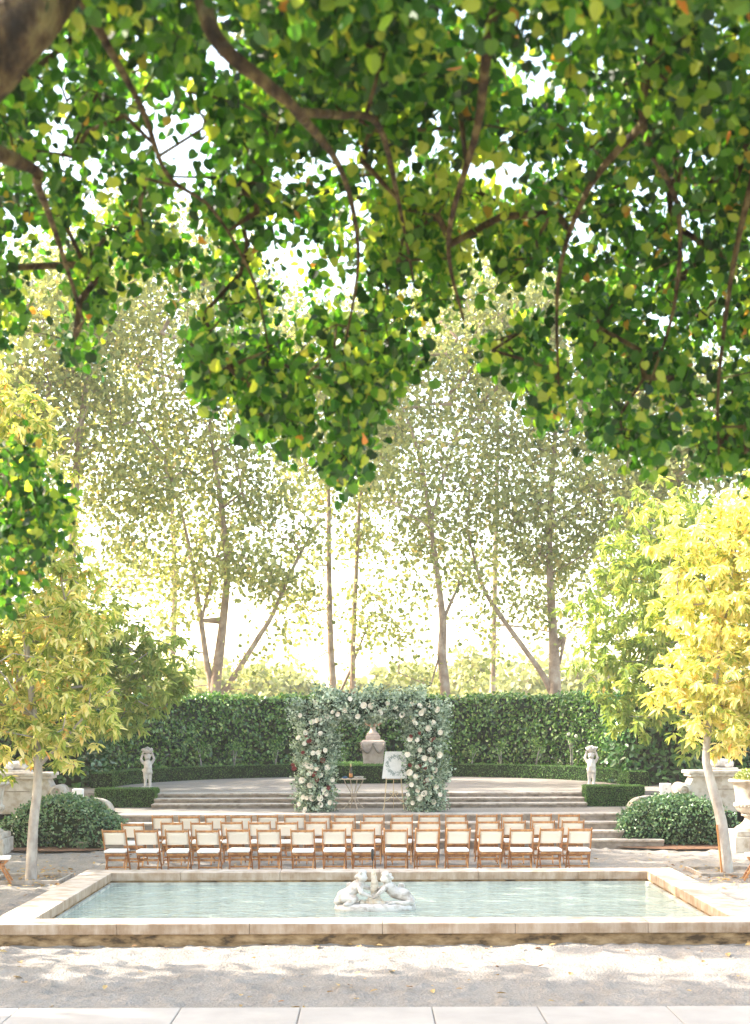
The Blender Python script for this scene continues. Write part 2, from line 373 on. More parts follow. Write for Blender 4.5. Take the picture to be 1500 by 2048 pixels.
def branch_mesh(name, nodes, par, rad, mat, parent, seg=5, trunk_n=0, trunk_r=None):
    V = []; Fc = []
    for i, p in enumerate(par):
        if p < 0: continue
        a, b = nodes[p], nodes[i]; ra, rb = rad[p], rad[i]
        if trunk_r and i < trunk_n: ra, rb = trunk_r[p], trunk_r[i]
        elif trunk_r and p < trunk_n: ra = min(trunk_r[p]*0.7, max(rb*1.4, rb))
        else: ra = min(ra, rb*1.5)
        d = b-a
        if d.length < 1e-4: continue
        d = d.normalized(); x = d.orthogonal().normalized(); y = d.cross(x)
        sg = 12 if (trunk_r and i < trunk_n) else seg
        b = b + d*rb*0.35
        o = len(V)
        for c, r in ((a, ra), (b, rb)):
            for k in range(sg):
                an = 2*math.pi*k/sg; V.append(c + (x*math.cos(an) + y*math.sin(an))*r)
        for k in range(sg):
            j = (k+1) % sg; Fc.append((o+k, o+j, o+sg+j, o+sg+k))
    me = bpy.data.meshes.new(name); me.from_pydata([tuple(v) for v in V], [], Fc); me.update()
    return link(name, me, mat, parent, True)

def smooth_line(pts, n=6):
    out = []; pts = [Vector(p) for p in pts]
    for i in range(len(pts)-1):
        p0, p1, p2, p3 = pts[max(i-1, 0)], pts[i], pts[i+1], pts[min(i+2, len(pts)-1)]
        for k in range(n):
            t = k/n
            out.append(0.5*((2*p1) + (p2-p0)*t + (2*p0-5*p1+4*p2-p3)*t*t + (3*p1-p0-3*p2+p3)*t**3))
    out.append(pts[-1]); return out

# ------------------------------------------------------------------ the setting
def sheet(name, x0, x1, y0, y1, z, mat):
    me = bpy.data.meshes.new(name)
    me.from_pydata([(x0, y0, z), (x1, y0, z), (x1, y1, z), (x0, y1, z)], [], [(0, 1, 2, 3)])
    return tag(link(name, me, mat), kind='structure')
M['field'] = noisy_mat('dry_field', [(0.3, (0.16, 0.15, 0.07)), (0.7, (0.30, 0.28, 0.15))], 0.4, 8, 0.95)
sheet('ground', -140, 140, -30, 230, -0.06, M['field'])

rgG = np.random.default_rng(5)
def value_noise(nx, ny, cell, rg):
    gx, gy = int(nx/cell)+3, int(ny/cell)+3
    g = rg.random((gx, gy)); X = np.arange(nx)/cell; Y = np.arange(ny)/cell
    i = X.astype(int); j = Y.astype(int); fx = X-i; fy = Y-j
    fx = fx*fx*(3-2*fx); fy = fy*fy*(3-2*fy); fx = fx[:, None]; fy = fy[None]
    return (g[i][:, j]*(1-fx)*(1-fy) + g[i+1][:, j]*fx*(1-fy) + g[i][:, j+1]*(1-fx)*fy + g[i+1][:, j+1]*fx*fy)
def gravel_court():
    dx = 0.045; x0, x1, y0, y1 = -10.5, 10.5, 12.6, 32.0
    nx, ny = int((x1-x0)/dx), int((y1-y0)/dx)
    h = 0.052*value_noise(nx, ny, 3.6, rgG)**1.5 + 0.024*value_noise(nx, ny, 1.9, rgG) + 0.02*value_noise(nx, ny, 14, rgG) + 0.006*rgG.random((nx, ny)) - 0.074
    X, Y = np.meshgrid(x0+np.arange(nx)*dx, y0+np.arange(ny)*dx, indexing='ij')
    V = np.stack([X, Y, h], -1).reshape(-1, 3)
    idx = np.arange(nx*ny).reshape(nx, ny)
    Fc = np.stack([idx[:-1, :-1], idx[1:, :-1], idx[1:, 1:], idx[:-1, 1:]], -1).reshape(-1, 4)
    me = bpy.data.meshes.new('gravel_court')
    me.vertices.add(len(V)); me.vertices.foreach_set('co', V.astype(np.float32).ravel())
    me.loops.add(Fc.size); me.loops.foreach_set('vertex_index', Fc.astype(np.int32).ravel())
    me.polygons.add(len(Fc)); me.polygons.foreach_set('loop_start', np.arange(0, Fc.size, 4, dtype=np.int32))
    me.update(calc_edges=True)
    tag(link('gravel_court', me, M['gravel'], smooth=True), kind='structure')
gravel_court()
sheet('gravel_ground', -80, 80, -10, 60, -0.04, M['gravel'])

# paved edge in the foreground
mb = MB()
xj = [-9.0, -7.8, -6.6, -5.4, -4.2, -3.0, -1.62, -0.6, 0.52, 1.42, 2.52, 3.7, 5.0, 6.3, 7.6, 9.0]
for a, b in zip(xj[:-1], xj[1:]):
    for (ya, yb) in ((6.0, 8.4), (8.41, 10.6), (10.61, 12.15)):
        mb.box(a+.003, b-.003, ya+.003, yb-.003, -0.05, 0.30, 0.012)
tag(mb.build('paving', M['flagstone']), kind='structure')
mb = MB(); mb.box(-9, 9, 5.9, 12.13, -0.05, 0.285); tag(mb.build('paving_bed', M['joint']), kind='structure')

Z1, Z2 = 0.64, 0.96
mb = MB()      # landing and upper terrace as solid ground
mb.box(-40, 40, 32.35, 36.5, -0.05, Z1-0.004); tag(mb.build('landing', M['gravel']), kind='structure')
mb = MB(); mb.box(-60, 60, 35.35, 75, 0.0, Z2-0.004); tag(mb.build('upper_terrace', M['gravel']), kind='structure')

def stairs(name, x0, x1, y_first, z_base, n, rise, run, depth_last, lab):
    e = empty(name, (0, y_first, z_base), lab, 'stairs')
    for k in range(n):
        yb = k*run; zt = (k+1)*rise
        m = MB(); m.box(x0, x1, yb+0.03, yb+run+0.028+(depth_last if k == n-1 else 0), zt-rise+(-0.05 if k == 0 else 0), zt-0.052)
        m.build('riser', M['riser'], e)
        m = MB(); m.box(x0-.01, x1+.01, yb, yb+run+0.02+(depth_last if k == n-1 else 0), zt-0.05, zt, 0.016)
        m.build('tread', M['step'], e)
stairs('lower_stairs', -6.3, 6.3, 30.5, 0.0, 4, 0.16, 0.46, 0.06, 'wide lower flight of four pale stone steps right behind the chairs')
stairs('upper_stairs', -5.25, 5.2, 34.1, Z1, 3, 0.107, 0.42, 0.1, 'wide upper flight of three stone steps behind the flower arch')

# ------------------------------------------------------------------ pool
PX0, PX1, PY0, PY1 = -4.76, 5.05, 17.5, 23.9
pool = empty('pool', (0.1, 20.7, 0), 'long rectangular stone edged garden pool in front of the chairs', 'pool')
def rel(o, root):                      # mesh built in world coordinates, parented to a root that is only moved
    o.location = -root.location; return o
W = 0.5
mb = MB()
def coping_run(mb, pts):               # rounded slabs with mitred joints hidden by butt joints
    (x0, x1, y0, y1) = pts; mb.box(x0, x1, y0, y1, 0.115, 0.25, 0.014)
for k in range(6):
    a = PX0 + (PX1-PX0)*k/6; b = PX0 + (PX1-PX0)*(k+1)/6
    coping_run(mb, (a+.001, b-.001, PY0, PY0+W)); coping_run(mb, (a+.001, b-.001, PY1-W, PY1))
for k in range(3):
    a = PY0+W + (PY1-PY0-2*W)*k/3; b = PY0+W + (PY1-PY0-2*W)*(k+1)/3
    coping_run(mb, (PX0, PX0+W, a+.001, b-.001)); coping_run(mb, (PX1-W, PX1, a+.001, b-.001))
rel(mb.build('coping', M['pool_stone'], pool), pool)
mb = MB(); t = 0.045
mb.box(PX0+t, PX1-t, PY0+t, PY0+W-.02, -0.06, 0.114); mb.box(PX0+t, PX1-t, PY1-W+.02, PY1-t, -0.06, 0.114)
mb.box(PX0+t, PX0+W-.02, PY0+W-.019, PY1-W+.019, -0.06, 0.113); mb.box(PX1-W+.02, PX1-t, PY0+W-.019, PY1-W+.019, -0.06, 0.113)
rel(mb.build('plinth', M['pool_base'], pool), pool)
mb = MB(); q = W+0.035
mb.box(PX0+W-.018, PX1-W+.018, PY1-q, PY1-W+.018, -0.06, 0.085); mb.box(PX0+W-.018, PX1-W+.018, PY0+W-.018, PY0+q, -0.06, 0.085)
mb.box(PX0+W-.018, PX0+q, PY0+q+.001, PY1-q-.001, -0.06, 0.085); mb.box(PX1-q, PX1-W+.018, PY0+q+.001, PY1-q-.001, -0.06, 0.085)
rel(mb.build('inner_wall', M['pool_lining'], pool), pool)
sheet('pool_water', PX0+W, PX1-W, PY0+W, PY1-W, 0.045, M['water'])

# ------------------------------------------------------------------ putti fountain in the pool
def fountain():
    e = empty('putti_fountain', (0.07, 20.3, 0.03), 'white marble fountain of two reclining sea cherubs on an oval slab in the pool', 'fountain')
    m = MB(); seg = 40
    prof = [(0.54, 0.0), (0.565, 0.03), (0.56, 0.08), (0.52, 0.105), (0.45, 0.12)]
    rings = []
    rg = random.Random(3); jit = [1+rg.uniform(-.03, .03) for _ in range(seg)]
    for r, z in prof:
        rings.append([m.bm.verts.new((r*jit[i]*math.copysign(abs(math.cos(2*math.pi*i/seg))**.75, math.cos(2*math.pi*i/seg)),
                                      0.44*r*jit[i]*math.sin(2*math.pi*i/seg), z)) for i in range(seg)])
    for k in range(len(rings)-1):
        for i in range(seg):
            j = (i+1) % seg; m.bm.faces.new((rings[k][i], rings[k][j], rings[k+1][j], rings[k+1][i]))
    m.bm.faces.new(rings[-1])
    m.build('base', M['marble'], e, True)
    # rocky centre
    m = MB(); rg = random.Random(1)
    for z, r in ((.12, .15), (.16, .12), (.2, .09), (.26, .055), (.32, .05), (.38, .062), (.44, .055), (.5, .05), (.55, .04), (.59, .02)):
        m.ell((-0.02+rg.uniform(-.012, .012), rg.uniform(-.02, .02), z), (r, r*.9, .05))
    for k in range(9): m.ell((rg.uniform(-.2, .16), rg.uniform(-.12, .02), .13), rg.uniform(.03, .05))
    organic(m, 'rock_spout', M['rust_stone'], e, 0.012, 1)
    # left putto
    m = MB()
    m.ell((-.19, -.01, .515), (.078, .08, .085)); m.ell((-.155, -.03, .50), (.045, .05, .05))      # head and cheek
    for a, b, z in ((-.24, .05, .56), (-.2, -.06, .585), (-.15, .03, .585), (-.26, -.02, .52), (-.22, .06, .48), (-.18, 0, .6)): m.ell((a, b, z), .035)
    m.ell((-.12, -.03, .505), .016)
    m.limb((-.20, 0, .44), (-.24, 0, .40), .045, .07)
    m.limb((-.25, 0, .38), (-.34, 0, .29), .095, .085); m.limb((-.34, 0, .29), (-.44, .0, .23), .088, .10)
    m.limb((-.45, -.03, .22), (-.52, -.05, .15), .085, .06); m.limb((-.45, -.08, .2), (-.29, -.12, .19), .075, .06)
    m.limb((-.29, -.12, .19), (-.36, -.16, .12), .05, .04); m.limb((-.36, -.16, .13), (-.42, -.19, .12), .035, .03)
    m.limb((-.22, -.06, .39), (-.20, -.14, .29), .045, .035); m.limb((-.20, -.14, .29), (-.08, -.14, .24), .034, .026)
    m.limb((-.20, .05, .38), (-.08, .07, .33), .045, .03)
    for k in range(4): m.limb((-.08, -.15+.012*k, .24), (-.04, -.16+.014*k, .225), .011, .009, 4)
    for k in range(5): m.ell((-.36+.025*math.cos(k*1.3), .08, .38+.03*math.sin(k*1.3)), .026)
    organic(m, 'cherub', M['marble'], e, 0.010, 1)
    # right putto with a fish tail
    m = MB()
    m.ell((.15, -.01, .49), (.08, .08, .083)); m.ell((.11, -.03, .475), (.045, .05, .05)); m.ell((.075, -.03, .48), .016)
    for a, b, z in ((.2, .05, .54), (.16, -.06, .56), (.11, .03, .56), (.22, -.02, .50), (.18, .06, .46), (.15, 0, .575)): m.ell((a, b, z), .034)
    m.limb((.165, 0, .42), (.19, 0, .37), .045, .07)
    m.limb((.19, 0, .36), (.27, 0, .27), .092, .085); m.limb((.27, 0, .27), (.39, 0, .24), .09, .10)
    m.limb((.39, 0, .24), (.49, -.03, .17), .095, .055); m.limb((.49, -.03, .17), (.50, -.1, .13), .055, .04)
    m.limb((.50, -.1, .14), (.40, -.16, .13), .042, .04); m.limb((.40, -.16, .13), (.26, -.16, .15), .04, .02)
    m.limb((.14, -.07, .37), (.03, -.14, .26), .042, .032); m.limb((.03, -.14, .26), (-.02, -.15, .22), .03, .024)
    for k in range(4): m.limb((-.01, -.16+.012*k, .22), (-.045, -.17+.014*k, .21), .011, .009, 4)
    m.limb((.13, .06, .35), (.02, .07, .31), .042, .03)
    for k in range(6): m.ell((.36+.03*math.cos(k*1.1), .08, .36+.035*math.sin(k*1.1)), .026)
    organic(m, 'cherub', M['marble'], e, 0.010, 1)
    m = MB()
    for k in range(3):
        m.limb((.26, -.16, .14), (.18+.02*k, -.2+.05*k, .13+.015*k), .022, .012, 5)
    organic(m, 'tail_fin', M['marble'], e, 0.01, 1)
    e.scale = (1.03, 1, .93)
fountain()
e = empty('spray_stake', P(744, 1740, 24.35).xy.to_3d(), 'thin black stake with a thicker black head just behind the pool', 'stake')
m = MB(); m.tube([(0, 0, 0), (0.005, 0, .36)], .006); m.build('stem', M['black'], e)
m = MB(); m.lathe([(.012, .34), (.02, .38), (.026, .44), (.024, .53), (.012, .55)], 12); m.build('head', M['black'], e, True)

# ------------------------------------------------------------------ chairs
def make_chair():
    e = empty('folding_chair', (0, 0, 0), 'x', 'chair', 'folding chairs set out in three rows')
    for s in (-1, 1):
        m = MB(); m.bar((s*.205, .24, 0), (s*.205, -.24, .83), .022, .038, .005); m.build('back_leg', M['wood'], e)
        m = MB(); m.bar((s*.175, -.20, 0), (s*.175, .18, .40), .022, .036, .005); m.build('front_leg', M['wood'], e)
    m = MB(); m.box(-.192, .192, -.018, .018, -.02, .02, .004)
    o = m.build('top_rail', M['wood'], e); o.location = (0, -.222, .792)
    m = MB(); m.bar((-.19, .06, .335), (.19, .06, .335), .024, .03, .004); m.bar((-.19, .11, .25), (.19, .11, .25), .03, .022, .004)
    m.bar((-.18, -.13, .375), (.18, -.13, .375), .02, .03, .003); m.bar((-.18, .16, .375), (.18, .16, .375), .02, .03, .003)
    m.bar((-.15, -.15, .385), (-.15, .19, .385), .02, .025); m.bar((.15, -.15, .385), (.15, .19, .385), .02, .025)
    m.build('seat_frame', M['wood'], e)
    m = MB(); m.bar((-.19, .17, .115), (.19, .17, .115), .024, .018, .003); m.build('stretcher', M['wood'], e)
    m = MB(); m.bar((-.165, -.115, .09), (.165, -.115, .09), .022, .018, .003); m.build('stretcher', M['wood'], e)
    # backrest panel, a sagging cloth a little bowed backward
    m = MB(); nx, nz = 8, 5; g = []
    for side in (0, 1):
        rows = []
        for j in range(nz+1):
            z = .545 + (.765-.545)*j/nz; yc = -.24*z/.83*2 + .24
            rows.append([m.bm.verts.new((-.19+.38*i/nx, yc+(-.006 if side else .006) - .016*math.sin(math.pi*i/nx), z)) for i in range(nx+1)])
        g.append(rows)
    for side in (0, 1):
        for j in range(nz):
            for i in range(nx):
                a, b, c, d = g[side][j][i], g[side][j][i+1], g[side][j+1][i+1], g[side][j+1][i]
                m.bm.faces.new((a, b, c, d) if side else (d, c, b, a))
    for j in range(nz):
        for i in (0, nx): m.bm.faces.new((g[0][j][i], g[1][j][i], g[1][j+1][i], g[0][j+1][i]))
    for i in range(nx):
        for j in (0, nz): m.bm.faces.new((g[0][j][i], g[1][j][i], g[1][j][i+1], g[0][j][i+1]))
    m.build('backrest', M['canvas'], e, True)
    m = MB(); m.box(-.19, .19, -.19, .22, .402, .452, .018); m.build('seat', M['cushion'], e, True)
    return e

def copy_tree(o, parent=None):
    c = o.copy(); COL.objects.link(c); c.parent = parent
    for ch in o.children: copy_tree(ch, c)
    return c

ORD = ['leftmost', 'second', 'third', 'fourth', 'fifth', 'sixth', 'seventh', 'eighth']
def nth(i, n):
    if i == 0: return 'leftmost chair'
    if i == n-1: return 'rightmost chair'
    return (ORD[i] + ' chair from the left') if i < n//2 else (ORD[n-1-i] + ' chair from the right')
row1 = [208, 271, 332, 393, 453, 513, 581, 643, 701, 766, 827, 889, 954, 1015, 1074, 1131]
row2 = [252, 323, 382, 442, 497, 552, 609, 662, 718, 780, 833, 889, 950, 1003, 1062, 1120]
row3 = [304, 359, 411, 461, 514, 567, 618, 668, 725, 782, 834, 888, 948, 1000, 1058, 1113]
proto = make_chair(); used = [False]; rr = random.Random(9)
def place(x, y, rz, label, z=0.0):
    o = proto if not used[0] else copy_tree(proto)
    used[0] = True
    o.location = (x, y, z); o.rotation_euler = (0, 0, rz); o['label'] = label
    return o
place(P(208+24, 1700, 25.4).x, 25.42, R(-2), 'leftmost chair of the row nearest the pool, wooden with a white seat')
for i, px in enumerate(row1):
    if i == 0: continue
    skew = -1.5*(1-i/8)
    place(P(px+25, 1700, 25.4).x, 25.4+rr.uniform(-.07, .07), R(skew+rr.uniform(-2.5, 2.5)), nth(i, 16) + ' in the row nearest the pool')
for i, px in enumerate(row2):
    place(P(px+23, 1700, 27.3).x, 27.3+(-.3 if i == 0 else 0)+rr.uniform(-.08, .08), R(rr.uniform(-3, 3)), nth(i, 16) + ' in the middle row of folding chairs')
for i, px in enumerate(row3):
    place(P(px+22, 1700, 29.1).x, 29.1+rr.uniform(-.08, .08), R(rr.uniform(-3, 3)), nth(i, 16) + ' in the row nearest the stone steps')
c1 = place(6.62, 24.3, R(78), 'folding chair standing sideways at the right edge beside the pool')
c2 = place(-6.35, 24.2, R(-80), 'folding chair standing sideways at the left edge, mostly out of view')
for c in (c1, c2): c['group'] = 'sideways chairs beside the pool'

# ------------------------------------------------------------------ leaf covered volumes
def surface_leaves(name, pts, nrms, L, shape, mat, parent, rg, seed_tint=0.4, spread=0.22, out=0.7, wide=1.0, droop=0.3, special=0.02):
    n = len(pts)
    ax = norm(rnd_dir(rg, n)*1.0 + nrms*out*0.5 + np.array([0, 0, -droop])); nr = norm(nrms*out + rnd_dir(rg, n)*0.75)
    return leaves(name, pts, ax, nr, L*(0.75+0.5*rg.random(n)), shape, mat, parent, tints(rg, n, None, special, spread, seed_tint), wide=wide)

def box_surface(rg, n, x0, x1, y0, y1, z0, z1, faces='fltr'):
    A = {'f': (x1-x0)*(z1-z0), 'l': (y1-y0)*(z1-z0), 'r': (y1-y0)*(z1-z0), 't': (x1-x0)*(y1-y0)}
    tot = sum(A[f] for f in faces); Pn, Nn = [], []
    for f in faces:
        k = int(n*A[f]/tot); u, v = rg.random(k), rg.random(k)
        if f == 'f': p = np.stack([x0+u*(x1-x0), np.full(k, y0), z0+v*(z1-z0)], 1); d = (0, -1, 0)
        if f == 'l': p = np.stack([np.full(k, x0), y0+u*(y1-y0), z0+v*(z1-z0)], 1); d = (-1, 0, 0)
        if f == 'r': p = np.stack([np.full(k, x1), y0+u*(y1-y0), z0+v*(z1-z0)], 1); d = (1, 0, 0)
        if f == 't': p = np.stack([x0+u*(x1-x0), y0+v*(y1-y0), np.full(k, z1)], 1); d = (0, 0, 1)
        Pn.append(p); Nn.append(np.tile(d, (k, 1)))
    return np.concatenate(Pn), np.concatenate(Nn).astype(float)

def box_hedge(name, x0, x1, y0, y1, z0, z1, n, L, mat, label, seed, rough=0.02, shape='oval', cat='hedge', out=0.7, group=None, spread=0.22):
    rg = np.random.default_rng(seed)
    e = empty(name, ((x0+x1)/2, (y0+y1)/2, z0), label, cat, group)
    s = L*0.8
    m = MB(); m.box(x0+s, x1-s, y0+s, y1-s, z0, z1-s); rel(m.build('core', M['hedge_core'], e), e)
    p, nn = box_surface(rg, n, x0+s*.6, x1-s*.6, y0+s*.6, y1-s*.6, z0, z1-s*.6)
    bump = 0.5*np.sin(p[:, 0]*2.3+seed) * np.sin(p[:, 2]*3.1+seed*2) + rg.normal(size=len(p))*0.6
    p = p + nn*(bump*rough)[:, None]
    rel(surface_leaves('foliage', p, nn, L, shape, mat, e, rg, out=out, spread=spread), e)
    return e

# tall curved hedge
def curved_hedge(name, Ri, Ro, z0, z1, n, L, mat, label, seed, ang0=0, ang1=180, cy=38.4, rough=.06, ext=0.0, yext=0):
    rg = np.random.default_rng(seed)
    e = empty(name, (0, cy+Ri, z0), label, 'hedge')
    m = MB(); s = L*.7; K = 48; ri = Ri+s; ro = Ro
    vs = []
    for k in range(K+1):
        a = R(ang0+(ang1-ang0)*k/K); c, sn = math.cos(a), math.sin(a)
        vs.append([m.bm.verts.new((r*c, cy+r*sn, z)) for r, z in ((ri, z0), (ri, z1-s), (ro, z1-s), (ro, z0))])
    for k in range(K):
        for j in range(3): m.bm.faces.new((vs[k][j], vs[k][j+1], vs[k+1][j+1], vs[k+1][j]))
    for k in (0, K): m.bm.faces.new(vs[k])
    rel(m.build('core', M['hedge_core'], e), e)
    nf = int(n*(z1-z0)/((z1-z0)+(Ro-Ri)*.8))
    a = R(ang0)+R(ang1-ang0)*rg.random(n); P0 = np.zeros((n, 3)); N0 = np.zeros((n, 3))
    u = rg.random(n)
    fr = np.arange(n) < nf
    rad = np.where(fr, Ri+s*.4, Ri+u*(Ro-Ri)); z = np.where(fr, z0+u*(z1-z0-s*.3), z1-s*.5)
    P0[:, 0] = rad*np.cos(a); P0[:, 1] = cy+rad*np.sin(a); P0[:, 2] = z
    N0[fr, 0] = -np.cos(a[fr]); N0[fr, 1] = -np.sin(a[fr]); N0[~fr, 2] = 1
    arc = a*Ri
    ne = int(n*.012)
    for a_, sg in ((R(ang0), 1), (R(ang1), -1)):       # leaves on the two ends
        rr2 = rg.uniform(Ri+s*.3, Ro, ne); zz = rg.uniform(z0, z1-s*.3, ne)
        E = np.stack([rr2*math.cos(a_)+sg*math.sin(a_)*s*.4, cy+rr2*math.sin(a_)-sg*math.cos(a_)*s*.4, zz], 1); P0 = np.concatenate([P0, E])
        N0 = np.concatenate([N0, np.tile((sg*math.sin(a_), -sg*math.cos(a_), 0.), (ne, 1))]); arc = np.concatenate([arc, np.zeros(ne)]); z = np.concatenate([z, zz])
    n = len(P0)
    b = 0.8*np.sin(arc*2.1+seed)*np.sin(z*2.9+1.3*seed) + .5*np.sin(arc*5.3)*np.sin(z*6.1) + rg.normal(size=n)*.6
    P0 += N0*(b*rough)[:, None]
    rel(surface_leaves('foliage', P0, N0, L, 'oval', mat, e, rg, droop=.5), e)
    return e
curved_hedge('laurel_hedge', 8.3, 9.5, Z2, 3.50, 30000, .115, M['hedge_leaf'], 'tall dark green clipped laurel hedge curving round the upper terrace', 11, 8, 172, rough=.09)
curved_hedge('low_box_hedge', 6.9, 7.45, Z2, 1.36, 15000, .034, M['box_leaf'], 'knee high clipped box edging curving along the foot of the tall hedge', 12, -4, 184, rough=.012)
box_hedge('box_hedge_block', -1.5, 1.65, 40.1, 44.2, Z2, 1.47, 9000, .034, M['box_leaf'], 'low clipped box hedge around the garlanded pedestal, seen under the arch', 13, .012)
box_hedge('box_hedge_block', -6.72, -5.22, 34.6, 35.3, Z1, 1.10, 8000, .026, M['box_leaf'], 'small clipped box hedge block left of the upper steps', 14, .010)
box_hedge('box_hedge_block', 5.22, 6.65, 34.4, 35.1, Z1, 1.14, 8000, .026, M['box_leaf'], 'small clipped box hedge block right of the upper steps', 15, .010)
box_hedge('camellia_hedge', 6.9, 13.5, 38.6, 41.5, Z2-.05, 3.45, 9000, .17, M['camellia_leaf'], 'large leaved glossy hedge behind the stone wall on the right', 16, .16, out=.9)
box_hedge('camellia_hedge', -14.5, -7.6, 38.4, 41.5, Z2-.05, 3.3, 9000, .16, M['camellia_leaf'], 'large leaved glossy hedge behind the stone wall on the left', 17, .16, out=.9)

def bush(cx, cy, rx, ry, rz_, n, L, mat, label, seed, z0=0.0):
    rg = np.random.default_rng(seed)
    e = empty('shrub', (cx, cy, z0), label, 'shrub')
    lumps = []
    for _ in range(34):
        u_, v_ = rg.uniform(-.66, .66), rg.uniform(-.45, .45); top = math.sqrt(max(.1, 1-u_*u_*1.35-v_*v_*.9))
        lumps.append((u_*rx, v_*ry, (top*rg.uniform(.93, 1.03)-.52)*rz_, rg.uniform(.34, .42)))
    m = MB()
    for (a, b, c, r) in lumps: m.ell((a, b, c), (rx*r*.85, ry*r*.85, rz_*.5*.88))
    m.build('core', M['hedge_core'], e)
    Ps, Ns = [], []
    k = n//len(lumps)
    for (a, b, c, r) in lumps:
        d = rnd_dir(rg, k); sc = np.array([rx*r, ry*r, rz_*.52])
        p = np.array([a, b, c]) + d*sc*(1+rg.normal(size=(k, 1))*.05); Ps.append(p); Ns.append(norm(d/sc))
    p = np.concatenate(Ps); nn = np.concatenate(Ns); keep = (p[:, 2] > .06) & (p[:, 1] < .8*ry); p, nn = p[keep], nn[keep]
    surface_leaves('foliage', p, nn, L, 'oval', mat, e, rg, out=.8, seed_tint=.45, spread=.28, droop=.2)
    # little stems at the foot
    m = MB()
    for _ in range(14):
        x = rg.uniform(-.8, .8)*rx; y = rg.uniform(-.7, .3)*ry
        m.tube([(x, y, -.03), (x+rg.uniform(-.08, .08), y, .3)], .012, 5)
    m.build('stem', M['twig'], e)
bush(-6.75, 31.35, 1.42, 1.1, 1.13, 25000, .068, M['bush_leaf'], 'broad rounded glossy shrub left of the lower steps', 21)
bush(6.75, 31.45, 1.42, 1.1, 1.10, 25000, .068, M['bush_leaf'], 'broad rounded glossy shrub right of the lower steps', 22)
for sx in (-1, 1):
    rg = np.random.default_rng(30+sx); V = []; n = 30
    me = bpy.data.meshes.new('planting_bed')
    pts = [(sx*6.75 + 1.75*math.cos(2*math.pi*k/n)*(1+.05*rg.normal()), 31.15+1.25*math.sin(2*math.pi*k/n), .012) for k in range(n)]
    cv = [(sx*6.75, 31.15, .04)]
    me.from_pydata(pts+cv, [], [(k, (k+1) % n, n) for k in range(n)])
    tag(link('planting_bed', me, M['soil']), kind='structure')

# ------------------------------------------------------------------ scroll walls beside the stairs
def scroll_wall(sx, label):
    e = empty('scroll_wall', (sx*7.0, 32.6, 0), label, 'stone wall')
    y0, y1 = 32.35, 32.95
    X = lambda x: (x-7.0)*sx
    # low swan-neck run nearest the steps
    poly = [(5.92, 0), (5.92, .66)]
    for k in range(9):
        a = math.pi - k/8*math.pi/2
        poly.append((6.27+.35*math.cos(a), .66+.30*math.sin(a)))
    poly += [(6.95, .99), (7.05, 1.03), (7.1, 1.12), (7.14, 1.2), (7.28, 1.26), (7.36, 1.42), (7.36, 1.5), (12.5, 1.5), (12.5, 0)]
    pl = [(X(a), b) for a, b in poly]
    if sx < 0: pl = pl[::-1]
    m = MB(); m.prism(pl, y0-32.6, y1-32.6); m.build('wall_body', M['stone'], e)
    # moulded lip along the low run
    lip = [(X(5.90), -.28, .66)]
    for k in range(9):
        a = math.pi - k/8*math.pi/2
        lip.append((X(6.27+.37*math.cos(a)), -.28, .66+.32*math.sin(a)))
    lip += [(X(6.9), -.28, 1.0)]
    m = MB(); m.tube(lip, .035, 8); m.build('moulding', M['stone'], e, True)
    # volute
    m = MB(); c = (X(7.13), 0, 1.13)
    seg = 28; f = [m.bm.verts.new((c[0]+.165*math.cos(2*math.pi*k/seg), -.31, c[2]+.165*math.sin(2*math.pi*k/seg))) for k in range(seg)]
    b = [m.bm.verts.new((v.co.x, .34, v.co.z)) for v in f]
    m.bm.faces.new(f); m.bm.faces.new(b[::-1])
    for k in range(seg): j = (k+1) % seg; m.bm.faces.new((f[j], f[k], b[k], b[j]))
    sp = []
    for k in range(40):
        a = k/39*3.4*math.pi; r = .15*(1-k/39*.82); sp.append((c[0]+sx*-r*math.cos(a), -.315, c[2]-r*math.sin(a)))
    m.tube(sp, .02, 6); m.build('volute', M['stone'], e, True)
    # cap slabs
    m = MB(); a, b = sorted((X(7.22), X(12.6)))
    m.box(a, b, -.36, .42, 1.501, 1.575, .02); m.box(a+.05, b-.05, -.33, .39, 1.435, 1.50, .015); m.build('cap', M['stone'], e)
    m = MB(); a, b = sorted((X(7.75), X(9.6)));
    m.box(a, b, -.262, -.2, 1.14, 1.16); m.build('panel_line', M['riser'], e)
    return e
scroll_wall(1, 'stone wall with volute scroll right of the steps')
scroll_wall(-1, 'stone wall with volute scroll left of the steps')
for nm, px, py, D, sx, lab in (('small_white_box', 1330, 1594, 33.6, 1, 'small white box standing by the right hand scroll wall'), ('small_white_box', 155.5, 1601, 33.6, -1, 'small white box standing by the left hand scroll wall')):
    p = P(px, py, D); e = empty(nm, (p.x, D, Z1), lab, 'box', 'white boxes by the scroll walls')
    m = MB(); m.box(-.118, .118, -.12, .12, 0, p.z+.30-Z1, .012); m.build('case', M['white'], e)
    m = MB(); m.box(-.02, .02, -.132, -.119, p.z+.16-Z1, p.z+.19-Z1, .004); m.build('latch', M['plate'], e)

